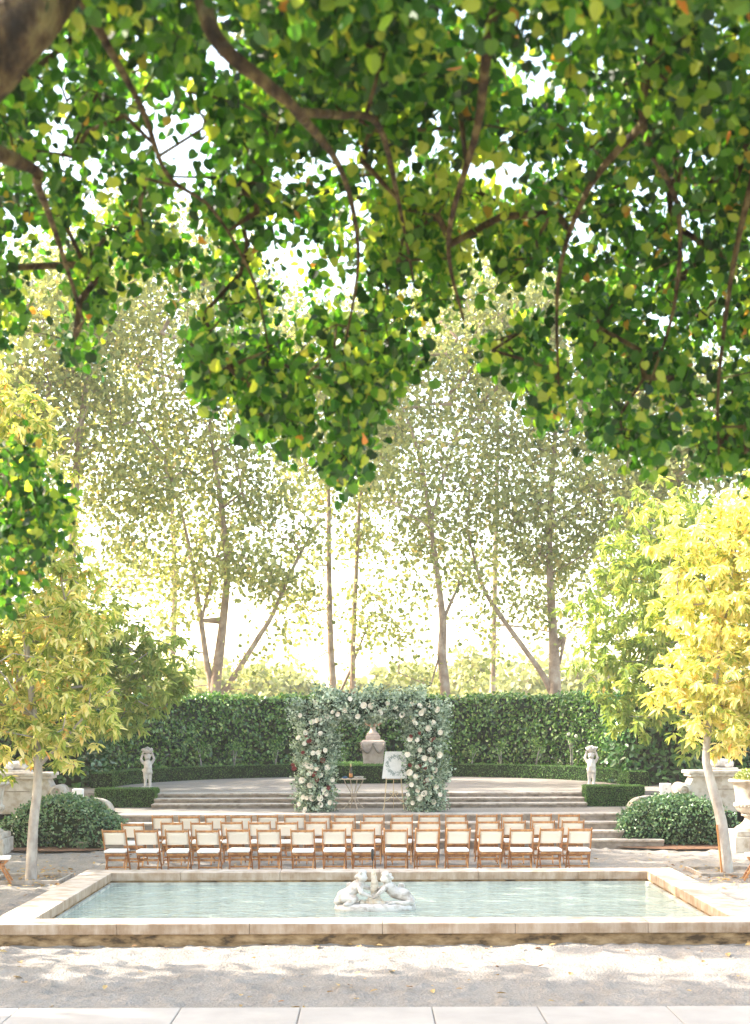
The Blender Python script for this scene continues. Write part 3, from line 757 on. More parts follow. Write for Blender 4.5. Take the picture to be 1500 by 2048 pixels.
def wall_lion(x, y, z, sx, label):
    e = empty('stone_lion', (x, y, z), label, 'statue', 'lions on the wall caps')
    m = MB(); m.box(-.36, .36, -.16, .16, -.001, .06, .01); m.build('plinth', M['statue'], e)
    m = MB(); s = sx
    m.limb((.2*s, 0, .15), (-.12*s, 0, .17), .10, .11); m.ell((-.2*s, 0, .27), (.11, .10, .11)); m.ell((-.28*s, 0, .25), (.06, .055, .05))
    for k in range(8): m.ell((-.16*s+.07*math.cos(k), .08*math.sin(k*1.3), .24+.08*math.sin(k)), .05)
    for b in (-.08, .08): m.limb((-.14*s, b, .12), (-.33*s, b, .09), .045, .035); m.limb((.22*s, b, .12), (.1*s, b*1.4, .09), .06, .035)
    m.limb((.28*s, .02, .12), (.2*s, .16, .09), .02, .02)
    for b in (-.06, .06): m.ell((-.18*s, b, .37), .025)
    organic(m, 'lion_body', M['statue'], e, .014, 2)
wall_lion(8.05, 32.65, 1.575, 1, 'small reclining stone lion on the right wall cap')
wall_lion(-8.1, 32.65, 1.575, -1, 'small reclining stone lion on the left wall cap')

# ------------------------------------------------------------------ urns
def big_urn(x, y, label, seed):
    e = empty('garden_urn', (x, y, 0), label, 'urn', 'large stone urns flanking the pool court')
    m = MB(); m.box(-.44, .44, -.44, .44, -.03, .30, .015); m.box(-.40, .40, -.40, .40, .301, .42, .03); m.build('plinth', M['stone'], e)
    m = MB(); m.lathe([(.33, .421), (.33, .46), (.27, .50), (.21, .53), (.15, .60), (.125, .66), (.15, .70), (.20, .715), (.20, .745), (.15, .76)], 28); m.build('foot', M['stone'], e, True)
    m = MB(); m.lathe([(.13, .758), (.24, .79), (.31, .86), (.335, .93), (.355, .945), (.355, .975), (.31, .99), (.315, 1.1), (.335, 1.25), (.36, 1.36), (.40, 1.40), (.455, 1.425), (.465, 1.46), (.44, 1.48), (.38, 1.475), (.34, 1.40), (.05, 1.38)], 36)
    m.build('bowl', M['stone'], e, True)
    m = MB()
    for k in range(26):
        a = 2*math.pi*k/26; m.limb((.20*math.cos(a), .20*math.sin(a), .79), (.32*math.cos(a), .32*math.sin(a), .925), .028, .036, 4)
    m.build('gadroon', M['stone'], e, True)
    rg = np.random.default_rng(seed); pl = empty_child = None
    n = 1500; d = rnd_dir(rg, n); d[:, 2] = abs(d[:, 2])
    p = np.array([0, 0, 1.42]) + d*np.array([.36, .36, .27])*(rg.random((n, 1))**.4)
    t = tints(rg, n, None, .22, .2, .5)
    o = leaves('flowers', p, norm(d+rnd_dir(rg, n)*.6), norm(rnd_dir(rg, n)+d), .05*(.6+rg.random(n)*.8), 'oval', M['flower_leaf'], e, t)
big_urn(8.0, 29.9, 'large pale stone urn with white flowers on a plinth at the right edge', 41)
big_urn(-8.05, 29.9, 'large pale stone urn with white flowers on a plinth at the left edge', 42)

# ------------------------------------------------------------------ putto statues with baskets
def putto(x, y, label, turn, seed):
    e = empty('basket_statue', (x, y, Z2-.004), label, 'statue', 'basket carrying statues beside the upper steps', R(turn))
    m = MB(); m.box(-.14, .14, -.14, .14, 0, .13, .012); m.build('plinth', M['statue'], e)
    m = MB(); z = .12
    for s in (-1, 1):
        m.limb((s*.06, -.01*s, z+.03), (s*.055, 0, z+.22), .038, .045); m.limb((s*.055, 0, z+.22), (s*.05, 0, z+.40), .052, .072)
        m.ell((s*.065, -.04, z+.02), (.035, .06, .025))
        m.limb((s*.10, 0, z+.60), (s*.165, -.01, z+.70), .04, .034); m.limb((s*.165, -.01, z+.70), (s*.12, -.02, z+.84), .034, .026)
        for k in range(4): m.limb((s*(.10+.012*k), -.05+.0*k, z+.85), (s*(.095+.012*k), -.06, z+.885), .011, .009, 3)
    m.limb((0, 0, z+.40), (0.01, -.02, z+.50), .10, .105); m.limb((.01, -.02, z+.5), (0, 0, z+.60), .105, .10)
    m.limb((0, 0, z+.64), (0, 0, z+.68), .045, .04)
    m.ell((0, -.01, z+.76), (.082, .085, .095)); m.ell((0, -.09, z+.75), .015); m.ell((.035, -.07, z+.725), .03); m.ell((-.035, -.07, z+.725), .03)
    for k in range(9): a = k*.7; m.ell((.075*math.cos(a), .03+.05*math.sin(a), z+.80), .032)
    m.limb((-.1, .05, z+.42), (.09, -.06, z+.36), .05, .04)
    organic(m, 'putto_body', M['statue'], e, .013, 2)
    m = MB(); rg = random.Random(seed)
    m.lathe([(.06, z+.845), (.11, z+.88), (.14, z+.925), (.145, z+.94)], 18)
    for k in range(34):
        a = rg.uniform(0, 2*math.pi); r = rg.uniform(0, .135); m.ell((r*math.cos(a), r*math.sin(a), z+.945+(.135-r)*.35), rg.uniform(.022, .036), sub=1)
    m.build('fruit_basket', M['statue'], e, True)
putto(P(295, 1570, 36).x, 36.0, 'weathered stone child statue with a fruit basket on its head, left of the upper steps', 8, 1)
putto(P(1180, 1570, 36).x, 35.8, 'weathered stone child statue with a fruit basket on its head, right of the upper steps', -25, 2)

# ------------------------------------------------------------------ pedestal with urn under the arch
def pedestal():
    x, y = P(746, 1500, 42.3).x, 42.3
    e = empty('garlanded_pedestal', (x, y, Z2-.004), 'tall tapered pink stone pedestal with carved garland and a terracotta bowl on top', 'pedestal')
    z = 1.2   # top of block above ground
    m = MB()
    def ring(hw, zz): return [m.bm.verts.new((a*hw, b*hw, zz)) for a, b in ((-1, -1), (1, -1), (1, 1), (-1, 1))]
    rs = [ring(.27, 0), ring(.29, .5), ring(.335, .98), ring(.35, 1.08), ring(.34, 1.16), ring(.29, 1.2)]
    for a, b in zip(rs[:-1], rs[1:]):
        for k in range(4): j = (k+1) % 4; m.bm.faces.new((a[k], a[j], b[j], b[k]))
    m.bm.faces.new(rs[-1]); m.build('pedestal_block', M['pink_stone'], e)
    m = MB(); m.box(-.215, .215, -.215, .215, 1.201, 1.33, .015); m.box(-.18, .18, -.18, .18, 1.331, 1.40, .015); m.build('socle', M['pink_stone'], e)
    m = MB()
    for s in (-1, 1):
        pts = [(s*.33, -.35, 1.08), (s*.28, -.37, .92), (s*.17, -.36, .84), (s*.08, -.36, .93), (0, -.365, 1.06)]
        for p in smooth_line(pts, 5): m.ell(p, .034, sub=1)
    for s in (-1, 1):
        for k in range(4): m.ell((s*.35, -.34, 1.12-k*.07), (.035, .03, .035), sub=1)
    m.ell((0, -.36, 1.1), .05, sub=1); m.build('garland', M['riser'], e, True)
    m = MB(); m.lathe([(.14, 1.40), (.13, 1.43), (.085, 1.47), (.075, 1.56), (.10, 1.6)], 24); m.build('stem', M['pink_stone'], e, True)
    m = MB(); m.lathe([(.09, 1.595), (.17, 1.62), (.235, 1.68), (.25, 1.74), (.28, 1.80), (.26, 1.82), (.2, 1.78), (.03, 1.76)], 28); m.build('bowl', M['terracotta'], e, True)
    rg = np.random.default_rng(4); n = 500; d = rnd_dir(rg, n); d[:, 2] = abs(d[:, 2])
    p = np.array([0, 0, 1.8]) + d*np.array([.3, .3, 1.0])*rg.random((n, 1))
    leaves('plant', p, norm(d+np.array([0, 0, .5])), rnd_dir(rg, n), .1*(.6+rg.random(n)), 'lance', M['eucalyptus'], e, tints(rg, n))
pedestal()

# ------------------------------------------------------------------ flower arch
def arch():
    D = 32.9
    xl, xr = P(632, 0, D).x, P(852, 0, D).x
    e = empty('flower_arch', ((xl+xr)/2, D, Z1), 'square wedding arch thickly covered in grey green eucalyptus and white roses', 'arch')
    c = (xr-xl)/2; H = 2.42
    m = MB(); m.box(-c-.04, -c+.04, -.04, .04, 0, H+.04); m.box(c-.04, c+.04, -.04, .04, 0, H+.04); m.box(-c+.041, c-.041, -.04, .04, H-.04, H+.039)
    m.build('frame', M['metal'], e)
    rg = np.random.default_rng(77)
    def halfw(z):   # pillar half width by height, measured from the photo
        return np.interp(z, [0, .3, .6, .9, 1.2, 1.6, 2.0, 2.4, 2.8], [.33, .37, .36, .40, .40, .42, .45, .50, .40])
    def sample(n, shell):
        out = []; nr = []
        k = n; seg = rg.random(k)
        for i in range(k):
            if seg[i] < .72:
                s = -1 if rg.random() < .5 else 1; z = rg.random()*2.55
                a = rg.random()*2*math.pi; r = (1-shell*rg.random()**2)
                w = halfw(z)*(1+.13*math.sin(z*7+s*2+a*2)+.08*math.sin(z*17+s+3*a))
                out.append((s*c+w*r*math.cos(a), .34*r*math.sin(a), z)); nr.append((math.cos(a), math.sin(a), 0))
            else:
                x = rg.uniform(-c, c); a = rg.random()*2*math.pi; r = (1-shell*rg.random()**2)
                up = .31*(1+.2*math.sin(x*5+1)); dn = .30*(1+.3*math.sin(x*4.1+2))
                zz = H+.02 + (up if math.sin(a) > 0 else dn)*r*math.sin(a)
                out.append((x, .33*r*math.cos(a), zz)); nr.append((0, math.cos(a), math.sin(a)))
        return np.array(out), np.array(nr)
    n = 15000; p, nn = sample(n, .6)
    # sprigs: bunches of leaves around each of 1600 stems that stick out
    ns = 1700; sp, sn = sample(ns, .15)
    sd_ = norm(sn + rnd_dir(rg, ns)*.8 + np.array([0, 0, .1])); Ls = .10+.16*rg.random(ns)
    k = 7; t = np.tile(np.linspace(.15, 1, k), ns)
    sp2 = np.repeat(sp, k, 0) + np.repeat(sd_*Ls[:, None], k, 0)*t[:, None] + rg.normal(size=(ns*k, 3))*.012
    ax2 = norm(np.repeat(sd_, k, 0)*.5 + rnd_dir(rg, ns*k)); cl = np.repeat(rg.normal(size=ns)*.16, k)
    P_ = np.concatenate([p, sp2]); A_ = np.concatenate([norm(nn*.6+rnd_dir(rg, n)), ax2])
    N_ = norm(np.concatenate([nn, np.repeat(sn, k, 0)])*.6 + rnd_dir(rg, len(P_))*.8)
    cl = np.concatenate([.35*np.sin(p[:, 0]*9)*np.sin(p[:, 2]*8+2), cl])
    leaves('greenery', P_, A_, N_, .058*(.6+.8*rg.random(len(P_))), 'oval', M['eucalyptus'], e, tints(rg, len(P_), cl, .05, .22, .45), wide=1.1)
    # inner dark mass
    m = MB()
    for s in (-1, 1):
        prof = [(float(halfw(z))*.62, z) for z in np.linspace(0.02, 2.6, 9)]
        m.lathe(prof, 12, (s*c, 0, 0))
    for v in m.bm.verts: v.co.y *= .6
    m.box(-c, c, -.15, .15, H-.17, H+.17, .03)
    m.build('stems', M['hedge_core'], e)
    # roses
    def rose(mat, seed):
        r_ = random.Random(seed); m = MB()
        m.ell((0, 0, .012), (.022, .022, .02), sub=2)
        for ring, (cnt, rad, z, lean) in enumerate(((4, .020, .008, .2), (5, .032, .002, .55), (6, .044, -.006, .95))):
            for i in range(cnt):
                a = 2*math.pi*(i/cnt)+ring*.5; 
                rows = []
                for j in range(3):
                    t_ = j/2; rr_ = rad*(.45+.55*math.sin(t_*1.6))*(1+lean*t_*.35); zz = z + .040*t_*(1-.35*lean)
                    rows.append([m.bm.verts.new(((rr_)*math.cos(a+da), (rr_)*math.sin(a+da), zz-.006*abs(da))) for da in (-.62, -.2, .2, .62)])
                for j in range(2):
                    for q_ in range(3): m.bm.faces.new((rows[j][q_], rows[j][q_+1], rows[j+1][q_+1], rows[j+1][q_]))
        me = bpy.data.meshes.new('rose'); m.bm.to_mesh(me); m.bm.free(); me.materials.append(mat)
        me.polygons.foreach_set('use_smooth', [True]*len(me.polygons)); return me
    rw, rr_ = rose(M['rose_white'], 1), rose(M['rose_red'], 2)
    spots = [(632, 1405), (700, 1398), (745, 1403), (728, 1411), (742, 1412), (775, 1406), (839, 1412), (848, 1420), (857, 1412), (825, 1408), (644, 1440), (634, 1441), (624, 1444), (655, 1432), (675, 1428),
             (608, 1487), (641, 1467), (626, 1506), (610, 1465), (636, 1505), (616, 1531), (623, 1533), (633, 1537), (642, 1550), (609, 1527), (618, 1546), (619, 1570), (621, 1569), (647, 1580), (613, 1595), (624, 1596),
             (639, 1596), (606, 1594), (640, 1610), (609, 1620), (652, 1588), (666, 1424), (842, 1426), (828, 1440), (830, 1447), (866, 1446), (857, 1457), (820, 1479), (834, 1480), (860, 1500), (840, 1500), (849, 1517),
             (834, 1533), (870, 1540), (819, 1545), (831, 1553), (863, 1556), (818, 1546), (835, 1581), (848, 1588), (815, 1590), (839, 1596), (849, 1586), (825, 1606), (867, 1604), (855, 1560), (872, 1574), (861, 1520),
             (600, 1430), (597, 1475), (650, 1500), (603, 1560), (655, 1535), (664, 1560), (598, 1608), (660, 1605), (875, 1420), (880, 1465), (878, 1510), (815, 1510), (822, 1570), (880, 1590), (690, 1420), (760, 1425), (790, 1415), (805, 1430), (715, 1432)]
    reds = [(613, 1471), (618, 1480), (627, 1550), (630, 1547), (838, 1466), (821, 1473), (839, 1533), (849, 1534), (588, 1537), (585, 1530), (850, 1563), (868, 1478), (862, 1480), (655, 1575), (820, 1530), (645, 1520), (606, 1505), (634, 1560)]
    first = {}
    for i, (px, py) in enumerate(spots+reds):
        red = i >= len(spots)
        q_ = P(px, py, D-.36) - Vector(((xl+xr)/2, D, Z1))
        o = bpy.data.objects.new('burgundy_bloom' if red else 'white_rose', rr_ if red else rw); COL.objects.link(o); o.parent = e
        o.location = (q_.x, -.36+rg.uniform(-.05, .03), q_.z); s = rg.uniform(.85, 1.35)*(1 if not red else .8); o.scale = (s, s, s)
        o.rotation_euler = (R(90+rg.uniform(-30, 25)), 0, R(rg.uniform(-35, 35)))
arch()

# ------------------------------------------------------------------ table, easel and what stands on them
def table():
    x, y = P(707, 0, 33.8).x, 33.75
    e = empty('bistro_table', (x, y, Z1), 'small round metal garden table with curved legs under the arch', 'table')
    m = MB(); m.lathe([(.29, .70), (.30, .705), (.30, .72), (.29, .724)], 32); m.build('table_top', M['metal'], e, True)
    for k in range(4):
        a = R(20+90*k); pts = []
        for t_, r in ((.70, .24), (.60, .20), (.48, .12), (.36, .06), (.26, .06), (.14, .14), (.05, .22), (0, .28)): pts.append((r*math.cos(a), r*math.sin(a), t_))
        m = MB(); m.tube(smooth_line(pts, 3), .012, 6); m.build('leg', M['metal'], e, True)
    m = MB(); m.tube([(.062*math.cos(k*.5), .062*math.sin(k*.5), .31) for k in range(14)], .007, 6); m.build('ring', M['metal'], e, True)
    zt = Z1+.725
    b = empty('bottle', (x-.065, y-.03, zt), 'dark wine bottle with an orange label on the garden table', 'bottle')
    m = MB(); m.lathe([(.036, 0), (.038, .01), (.038, .19), (.03, .23), (.014, .26), (.013, .33), (.015, .335)], 20); m.build('glass_body', M['glass_dark'], b, True)
    m = MB(); m.lathe([(.0395, .03), (.0395, .12)], 20); m.build('label', M['orange'], b, True)
    m = MB(); m.lathe([(.0155, .27), (.0165, .30), (.0165, .338), (.008, .342)], 14); m.build('foil', M['gold'], b, True)
    c = empty('napkin', (x-.21, y-.05, zt), 'dark blue folded cloth at the left end of the garden table', 'cloth')
    m = MB(); m.ell((0, 0, .022), (.075, .05, .026)); m.ell((.03, .01, .035), (.04, .035, .02)); organic(m, 'fold', M['blue'], c, .008, 2)
    for k, (dx, dy) in enumerate(((.05, -.06), (.13, .02), (.19, -.07))):
        g = empty('glass_bowl', (x+dx, y+dy, zt), ('small glass bowl beside the wine bottle', 'small glass bowl in the middle right of the garden table', 'small glass bowl near the right rim of the garden table')[k], 'bowl', 'bowls on the garden table')
        m = MB(); m.lathe([(.02, 0), (.03, .008), (.048, .035), (.05, .05), (.044, .05), (.03, .02), (.004, .015)], 18); m.build('bowl', M['plate'], g, True)
table()
def easel():
    x, y = P(787, 0, 33.5).x, 33.45
    e = empty('easel', (x, y, Z1), 'thin gold metal easel with curled feet under the arch', 'easel')
    for s in (-1, 1):
        m = MB(); m.tube(smooth_line([(s*.13, -.02, 1.35), (s*.17, -.07, .75), (s*.23, -.12, .08), (s*.27, -.13, .0)], 4), .012, 6)
        m.build('leg', M['gold'], e, True)
    m = MB(); m.tube([(0, .05, 1.3), (0, .45, 0)], .008, 6); m.build('leg', M['gold'], e, True)
    m = MB(); m.tube([(-.19, -.1, .72), (.19, -.1, .72)], .008, 6); m.tube([(-.19, -.1, .72), (-.19, -.15, .72), (-.19, -.16, .76)], .006, 6)
    m.tube([(.19, -.1, .72), (.19, -.15, .72), (.19, -.16, .76)], .006, 6); m.build('ledge', M['gold'], e, True)
    m = MB()
    for s in (-1, 1):
        pts = [(s*.215, -.11, .2), (s*.12, -.1, .25), (s*.04, -.1, .34), (s*.02, -.1, .40), (s*.06, -.1, .43), (s*.1, -.1, .39), (s*.07, -.1, .35)]
        m.tube(smooth_line(pts, 4), .010, 6)
    m.build('scroll_work', M['gold'], e, True)
    s = empty('welcome_board', (x+.02, y-.135, Z1+.735), 'white board printed with a grey leaf wreath, resting on the easel', 'sign', rz=R(-4))
    s.rotation_euler = (R(-9), 0, R(-6))
    m = MB(); w, h = .58, .64
    f = [m.bm.verts.new(v) for v in ((-.30, -.008, 0), (.28, -.008, 0), (.28, -.008, h), (-.23, -.008, h))]
    b = [m.bm.verts.new((v.co.x, .008, v.co.z)) for v in f]
    m.bm.faces.new(f); m.bm.faces.new(b[::-1])
    for k in range(4): j = (k+1) % 4; m.bm.faces.new((f[j], f[k], b[k], b[j]))
    m.build('board', M['white'], s)
    rg = np.random.default_rng(8); n = 210; a = rg.random(n)*2*math.pi; r = .19+rg.normal(size=n)*.022
    p = np.stack([.015+r*np.cos(a), np.full(n, -.0105), h*.5+r*np.sin(a)*1.12], 1)
    ax = np.stack([-np.sin(a)+rg.normal(size=n)*.7, np.zeros(n), np.cos(a)+rg.normal(size=n)*.7], 1)
    leaves('wreath_print', p, ax, np.tile((0., -1., 0.), (n, 1)), .035*(.6+.7*rg.random(n)), 'oval', M['print'], s, np.zeros(n), fold=0, curl=0)
easel()

# ------------------------------------------------------------------ climbing stems in front of the tall hedge
def standard(px, py_base, h, bloom, label, seed):
    D = 45.9 if 420 < px < 1000 else 44.5
    th = math.acos(max(-1, min(1, P(px, 0, D).x/7.85))); x = 7.85*math.cos(th); y = 38.4+7.85*math.sin(th)
    e = empty('rose_bush', (x, y, Z2-.004), label, 'rose bush', 'slim stemmed roses along the tall hedge')
    rg = np.random.default_rng(seed); m = MB()
    for k in range(3 if bloom else 2):
        m.tube(smooth_line([(0.02*k, 0, 0), (.03*k-.03, 0, h*.5), (rg.uniform(-.15, .15), -.05, h)], 3), .011, 5)
    m.build('stem', M['pale_bark'], e, True)
    n = 160; d = rnd_dir(rg, n); p = np.array([0, -.05, h]) + d*np.array([.25, .18, .3])*rg.random((n, 1))
    leaves('foliage', p, d+np.array([0, 0, -.2]), rnd_dir(rg, n)+np.array([0, -1, 0]), .06*(.6+.8*rg.random(n)), 'oval', M['hedge_leaf'], e, tints(rg, n, None, .02, .2, .5))
    if bloom:
        for (bx, bz) in ((-.1, h+.15), (.13, h+.08)):
            m = MB()
            for k in range(6): m.ell((bx+.03*math.cos(k), -.1, bz+.03*math.sin(k)), .03, sub=1)
            m.build('bloom', M['rose_white'], e, True)
for i, (px, h, bl, lab) in enumerate(((405, .95, 0, 'slim bare stemmed bush left of the arch, nearer the left statue'), (475, .95, 0, 'slim bare stemmed bush between the left statue and the arch'),
        (553, .85, 0, 'slim bush with forked pale stems just left of the arch'), (683, .7, 0, 'slim stemmed bush behind the garden table'),
        (943, .8, 0, 'slim stemmed bush just right of the arch'), (1005, .9, 0, 'slim stemmed bush right of the arch, second from it'), (1072, .95, 0, 'slim stemmed bush midway between the arch and the right statue'),
        (1132, 1.2, 1, 'tall slim rose with white blooms left of the right statue'))):
    standard(px, 1530, h, bl, lab, 60+i)

# ------------------------------------------------------------------ trees
def crown_samples(rg, blobs, n_cl):
    """cluster centres inside a list of ellipsoids (centre, radii), denser toward the outside"""
    w = np.array([r[0]*r[1]*r[2] for c, r in blobs])**.8; w /= w.sum()
    idx = rg.choice(len(blobs), n_cl, p=w); C_ = np.array([list(c) for c, r in blobs])[idx]; Rr = np.array([list(r) for c, r in blobs])[idx]
    d = rnd_dir(rg, n_cl); return C_ + d*Rr*(rg.random((n_cl, 1))**.45)

def tree(name, base, trunk_pts, trunk_r, blobs, n_cl, per, L, sig, shape, leafm, barkm, label, seed, group=None, mode='rand', n_targets=90,
         tip=.012, base_t=.4, spread=.2, special=.03, wide=1.0, cat='tree', exp=.45, extra_trunks=(), step=.7):
    rg = np.random.default_rng(seed)
    e = empty(name, base, label, cat, group)
    cl = crown_samples(rg, blobs, n_cl)
    if callable(mode): cl = mode(cl)
    n_cl = len(cl)
    tp = smooth_line(trunk_pts, 4); tr = np.interp(np.linspace(0, 1, len(tp)), np.linspace(0, 1, len(trunk_r)), trunk_r)
    nodes = list(tp); par = [-1]+list(range(len(tp)-1)); radii = list(tr)
    for pts, rs in extra_trunks:
        q = smooth_line(pts, 4); rq = np.interp(np.linspace(0, 1, len(q)), np.linspace(0, 1, len(rs)), rs)
        near = min(range(len(tp)), key=lambda i: (Vector(tp[i])-Vector(q[0])).length)
        for i, v in enumerate(q):
            par.append(near if i == 0 else len(nodes)-1); nodes.append(v); radii.append(rq[i])
    nt_ = len(nodes)
    # continue growing from all these nodes
    sel = cl[rg.permutation(n_cl)[:n_targets]]
    arr = np.array([list(v) for v in nodes]); ok = list(range(max(1, len(tp)//3), nt_))
    N = [Vector(v) for v in nodes]; PR = list(par); w = [0.0]*nt_; ends = []
    order = np.argsort([np.min(np.linalg.norm(arr-t, axis=1)) for t in sel])
    A = arr.copy(); A[:max(1, len(tp)//3)] += 1e4
    for t in sel[order]:
        d = np.linalg.norm(A-t, axis=1) + np.maximum(0, A[:, 2]-t[2])*.5; i = int(np.argmin(d)); a = A[i]; dist = np.linalg.norm(t-a)
        if dist < .05: continue
        k_ = max(1, int(dist/step)); bend = rg.normal(size=3)*dist*.06; bend[2] += dist*.05; cur = i; new = []
        for k in range(1, k_+1):
            u = k/k_; p = a+(t-a)*u+bend*math.sin(math.pi*u); N.append(Vector(p)); PR.append(cur); w.append(0); cur = len(N)-1; new.append(p)
        A = np.vstack([A]+new); ends.append(cur)
    for q in ends:
        while q != -1: w[q] += 1; q = PR[q]
    rad = [tip*max(1, x)**exp for x in w]
    for i in range(nt_): rad[i] = radii[i]
    rel(branch_mesh('trunk', N, PR, rad, barkm, e, 5, nt_, radii), e)
    n = n_cl*per; pc = np.repeat(cl, per, 0)
    off = rg.normal(size=(n, 3))*sig; pos = pc+off; ct = np.repeat(rg.normal(size=n_cl)*.13, per)
    if mode == 'whorl':        # long leaves radiating from the twig end and drooping
        pos = pc + rg.normal(size=(n, 3))*sig*.25; ax = norm(rnd_dir(rg, n)*np.array([1, 1, .6])+np.array([0, 0, -.25])); nr = norm(np.cross(np.cross(ax, np.tile((0., 0., 1.), (n, 1))), ax) + rnd_dir(rg, n)*.3)
        curl = .35
    else:
        ax = norm(rnd_dir(rg, n)+np.array([0, 0, -.6])); nr = rnd_dir(rg, n); curl = .12
    rel(leaves('crown', pos, ax, nr, L*(.7+.6*rg.random(n)), shape, leafm, e, tints(rg, n, ct, special, spread, base_t), wide=wide, curl=curl), e)
    return e

# magnolias beside the pool, in square tree pits
def pit(x, y, label):
    e = empty('tree_pit', (x, y, 0), label, 'tree surround', 'square surrounds of the two magnolias')
    m = MB()
    for a in (-1, 1): m.box(-.62, .62, a*.6-.02, a*.6+.02, -.03, .038, .006); m.box(a*.6-.02, a*.6+.02, -.579, .579, -.03, .038, .006)
    m.build('edging', M['step'], e)
pit(-5.92, 24.8, 'low square stone edging round the left magnolia trunk'); pit(6.42, 25.6, 'low square stone edging round the right magnolia trunk')
def mag_blobs(pts, D):
    out = []
    for px, py, r in pts:
        c = P(px, py, D); rr_ = r/F*D; out.append((c, (rr_, rr_*1.1, rr_)))
    return out
LD = 24.8
lb = mag_blobs([(20, 850, 110), (40, 950, 130), (30, 1080, 150), (120, 1120, 90), (60, 1220, 160), (150, 1270, 90), (90, 1350, 150), (200, 1380, 80), (120, 1450, 100), (40, 1470, 95), (-90, 1000, 170), (-120, 1250, 180), (-60, 1400, 150), (225, 1430, 55), (-20, 800, 90)], LD)
tree('magnolia_tree', (-5.92, 24.8, 0), [(-5.92, 24.8, -.05), (-5.88, 24.8, .9), (-5.79, 24.8, 1.9), (-5.9, 24.8, 3.2), (-6.1, 24.9, 5), (-6.2, 24.9, 7)], [.105, .085, .075, .06, .045, .02],
     lb, 1200, 17, .165, .11, 'lance', M['magnolia_leaf'], M['pale_bark'], 'yellowing magnolia with pale straight trunk left of the pool', 101, mode='whorl', tip=.008, base_t=.45, spread=.22, special=.07, n_targets=110,
     extra_trunks=[([(-5.79, 24.8, 1.95), (-5.4, 24.75, 2.35), (-4.9, 24.7, 2.9)], [.035, .03, .015])], step=.3)
RD = 25.6
rb = mag_blobs([(1430, 1060, 110), (1480, 1180, 150), (1400, 1200, 95), (1420, 1330, 110), (1370, 1350, 75), (1450, 1440, 85), (1390, 1410, 50), (1520, 1430, 110), (1560, 1250, 170), (1540, 1050, 120), (1345, 1100, 50), (1340, 1240, 45), (1620, 1350, 150), (1430, 1490, 45), (1330, 1380, 45), (1580, 940, 100)], RD)
tree('magnolia_tree', (6.42, 25.6, 0), [(6.42, 25.6, -.05), (6.32, 25.6, .9), (6.1, 25.6, 1.75), (6.05, 25.6, 2.2), (6.2, 25.6, 3.3), (6.5, 25.7, 5.2), (6.8, 25.7, 7)], [.115, .095, .08, .065, .055, .04, .02],
     rb, 1150, 17, .17, .11, 'lance', M['magnolia_leaf'], M['pale_bark'], 'bright yellow magnolia with leaning pale trunk right of the pool', 102, mode='whorl', tip=.008, base_t=.62, spread=.2, special=.04, n_targets=100, step=.3)
m = MB(); m.tube([(6.22, 25.52, .85), (6.30, 25.5, 0)], .02, 6); tag(m.build('tree_stake', M['wood']), 'thin reddish stake leaning on the right magnolia trunk', 'stake')

# green magnolias a little further back
gb = mag_blobs([(230, 1290, 90), (320, 1330, 75), (280, 1380, 60), (200, 1380, 90), (150, 1250, 110), (60, 1300, 130), (360, 1370, 35), (100, 1430, 90), (250, 1440, 45)], 36)
tree('green_tree', (-8.6, 36.6, Z2), [(-8.6, 36.6, .9), (-8.5, 36.6, 2.2), (-8.0, 36.4, 3.8), (-7.6, 36.2, 5)], [.13, .11, .08, .03], gb, 700, 13, .22, .14, 'lance', M['green_magnolia_leaf'], M['pale_bark'],
     'green long leaved tree between the left magnolia and the tall hedge', 103, mode='whorl', tip=.01, n_targets=80, step=.4)
gb = mag_blobs([(1200, 1230, 85), (1250, 1330, 90), (1300, 1200, 110), (1290, 1410, 80), (1180, 1330, 45), (1400, 1300, 140), (1380, 1440, 80), (1250, 1430, 50), (1330, 1060, 110), (1250, 1120, 70), (1420, 1100, 120), (1200, 1380, 40)], 36)
tree('green_tree', (10.3, 37.3, Z2), [(10.3, 37.3, .9), (10.1, 37.3, 2.2), (7.9, 36.7, 4.2), (7.6, 36.5, 7)], [.14, .12, .09, .03], gb, 760, 12, .24, .15, 'lance', M['green_magnolia_leaf'], M['pale_bark'],
     'green long leaved tree behind the right magnolia, above the right statue', 104, mode='whorl', tip=.01, n_targets=90, step=.4)

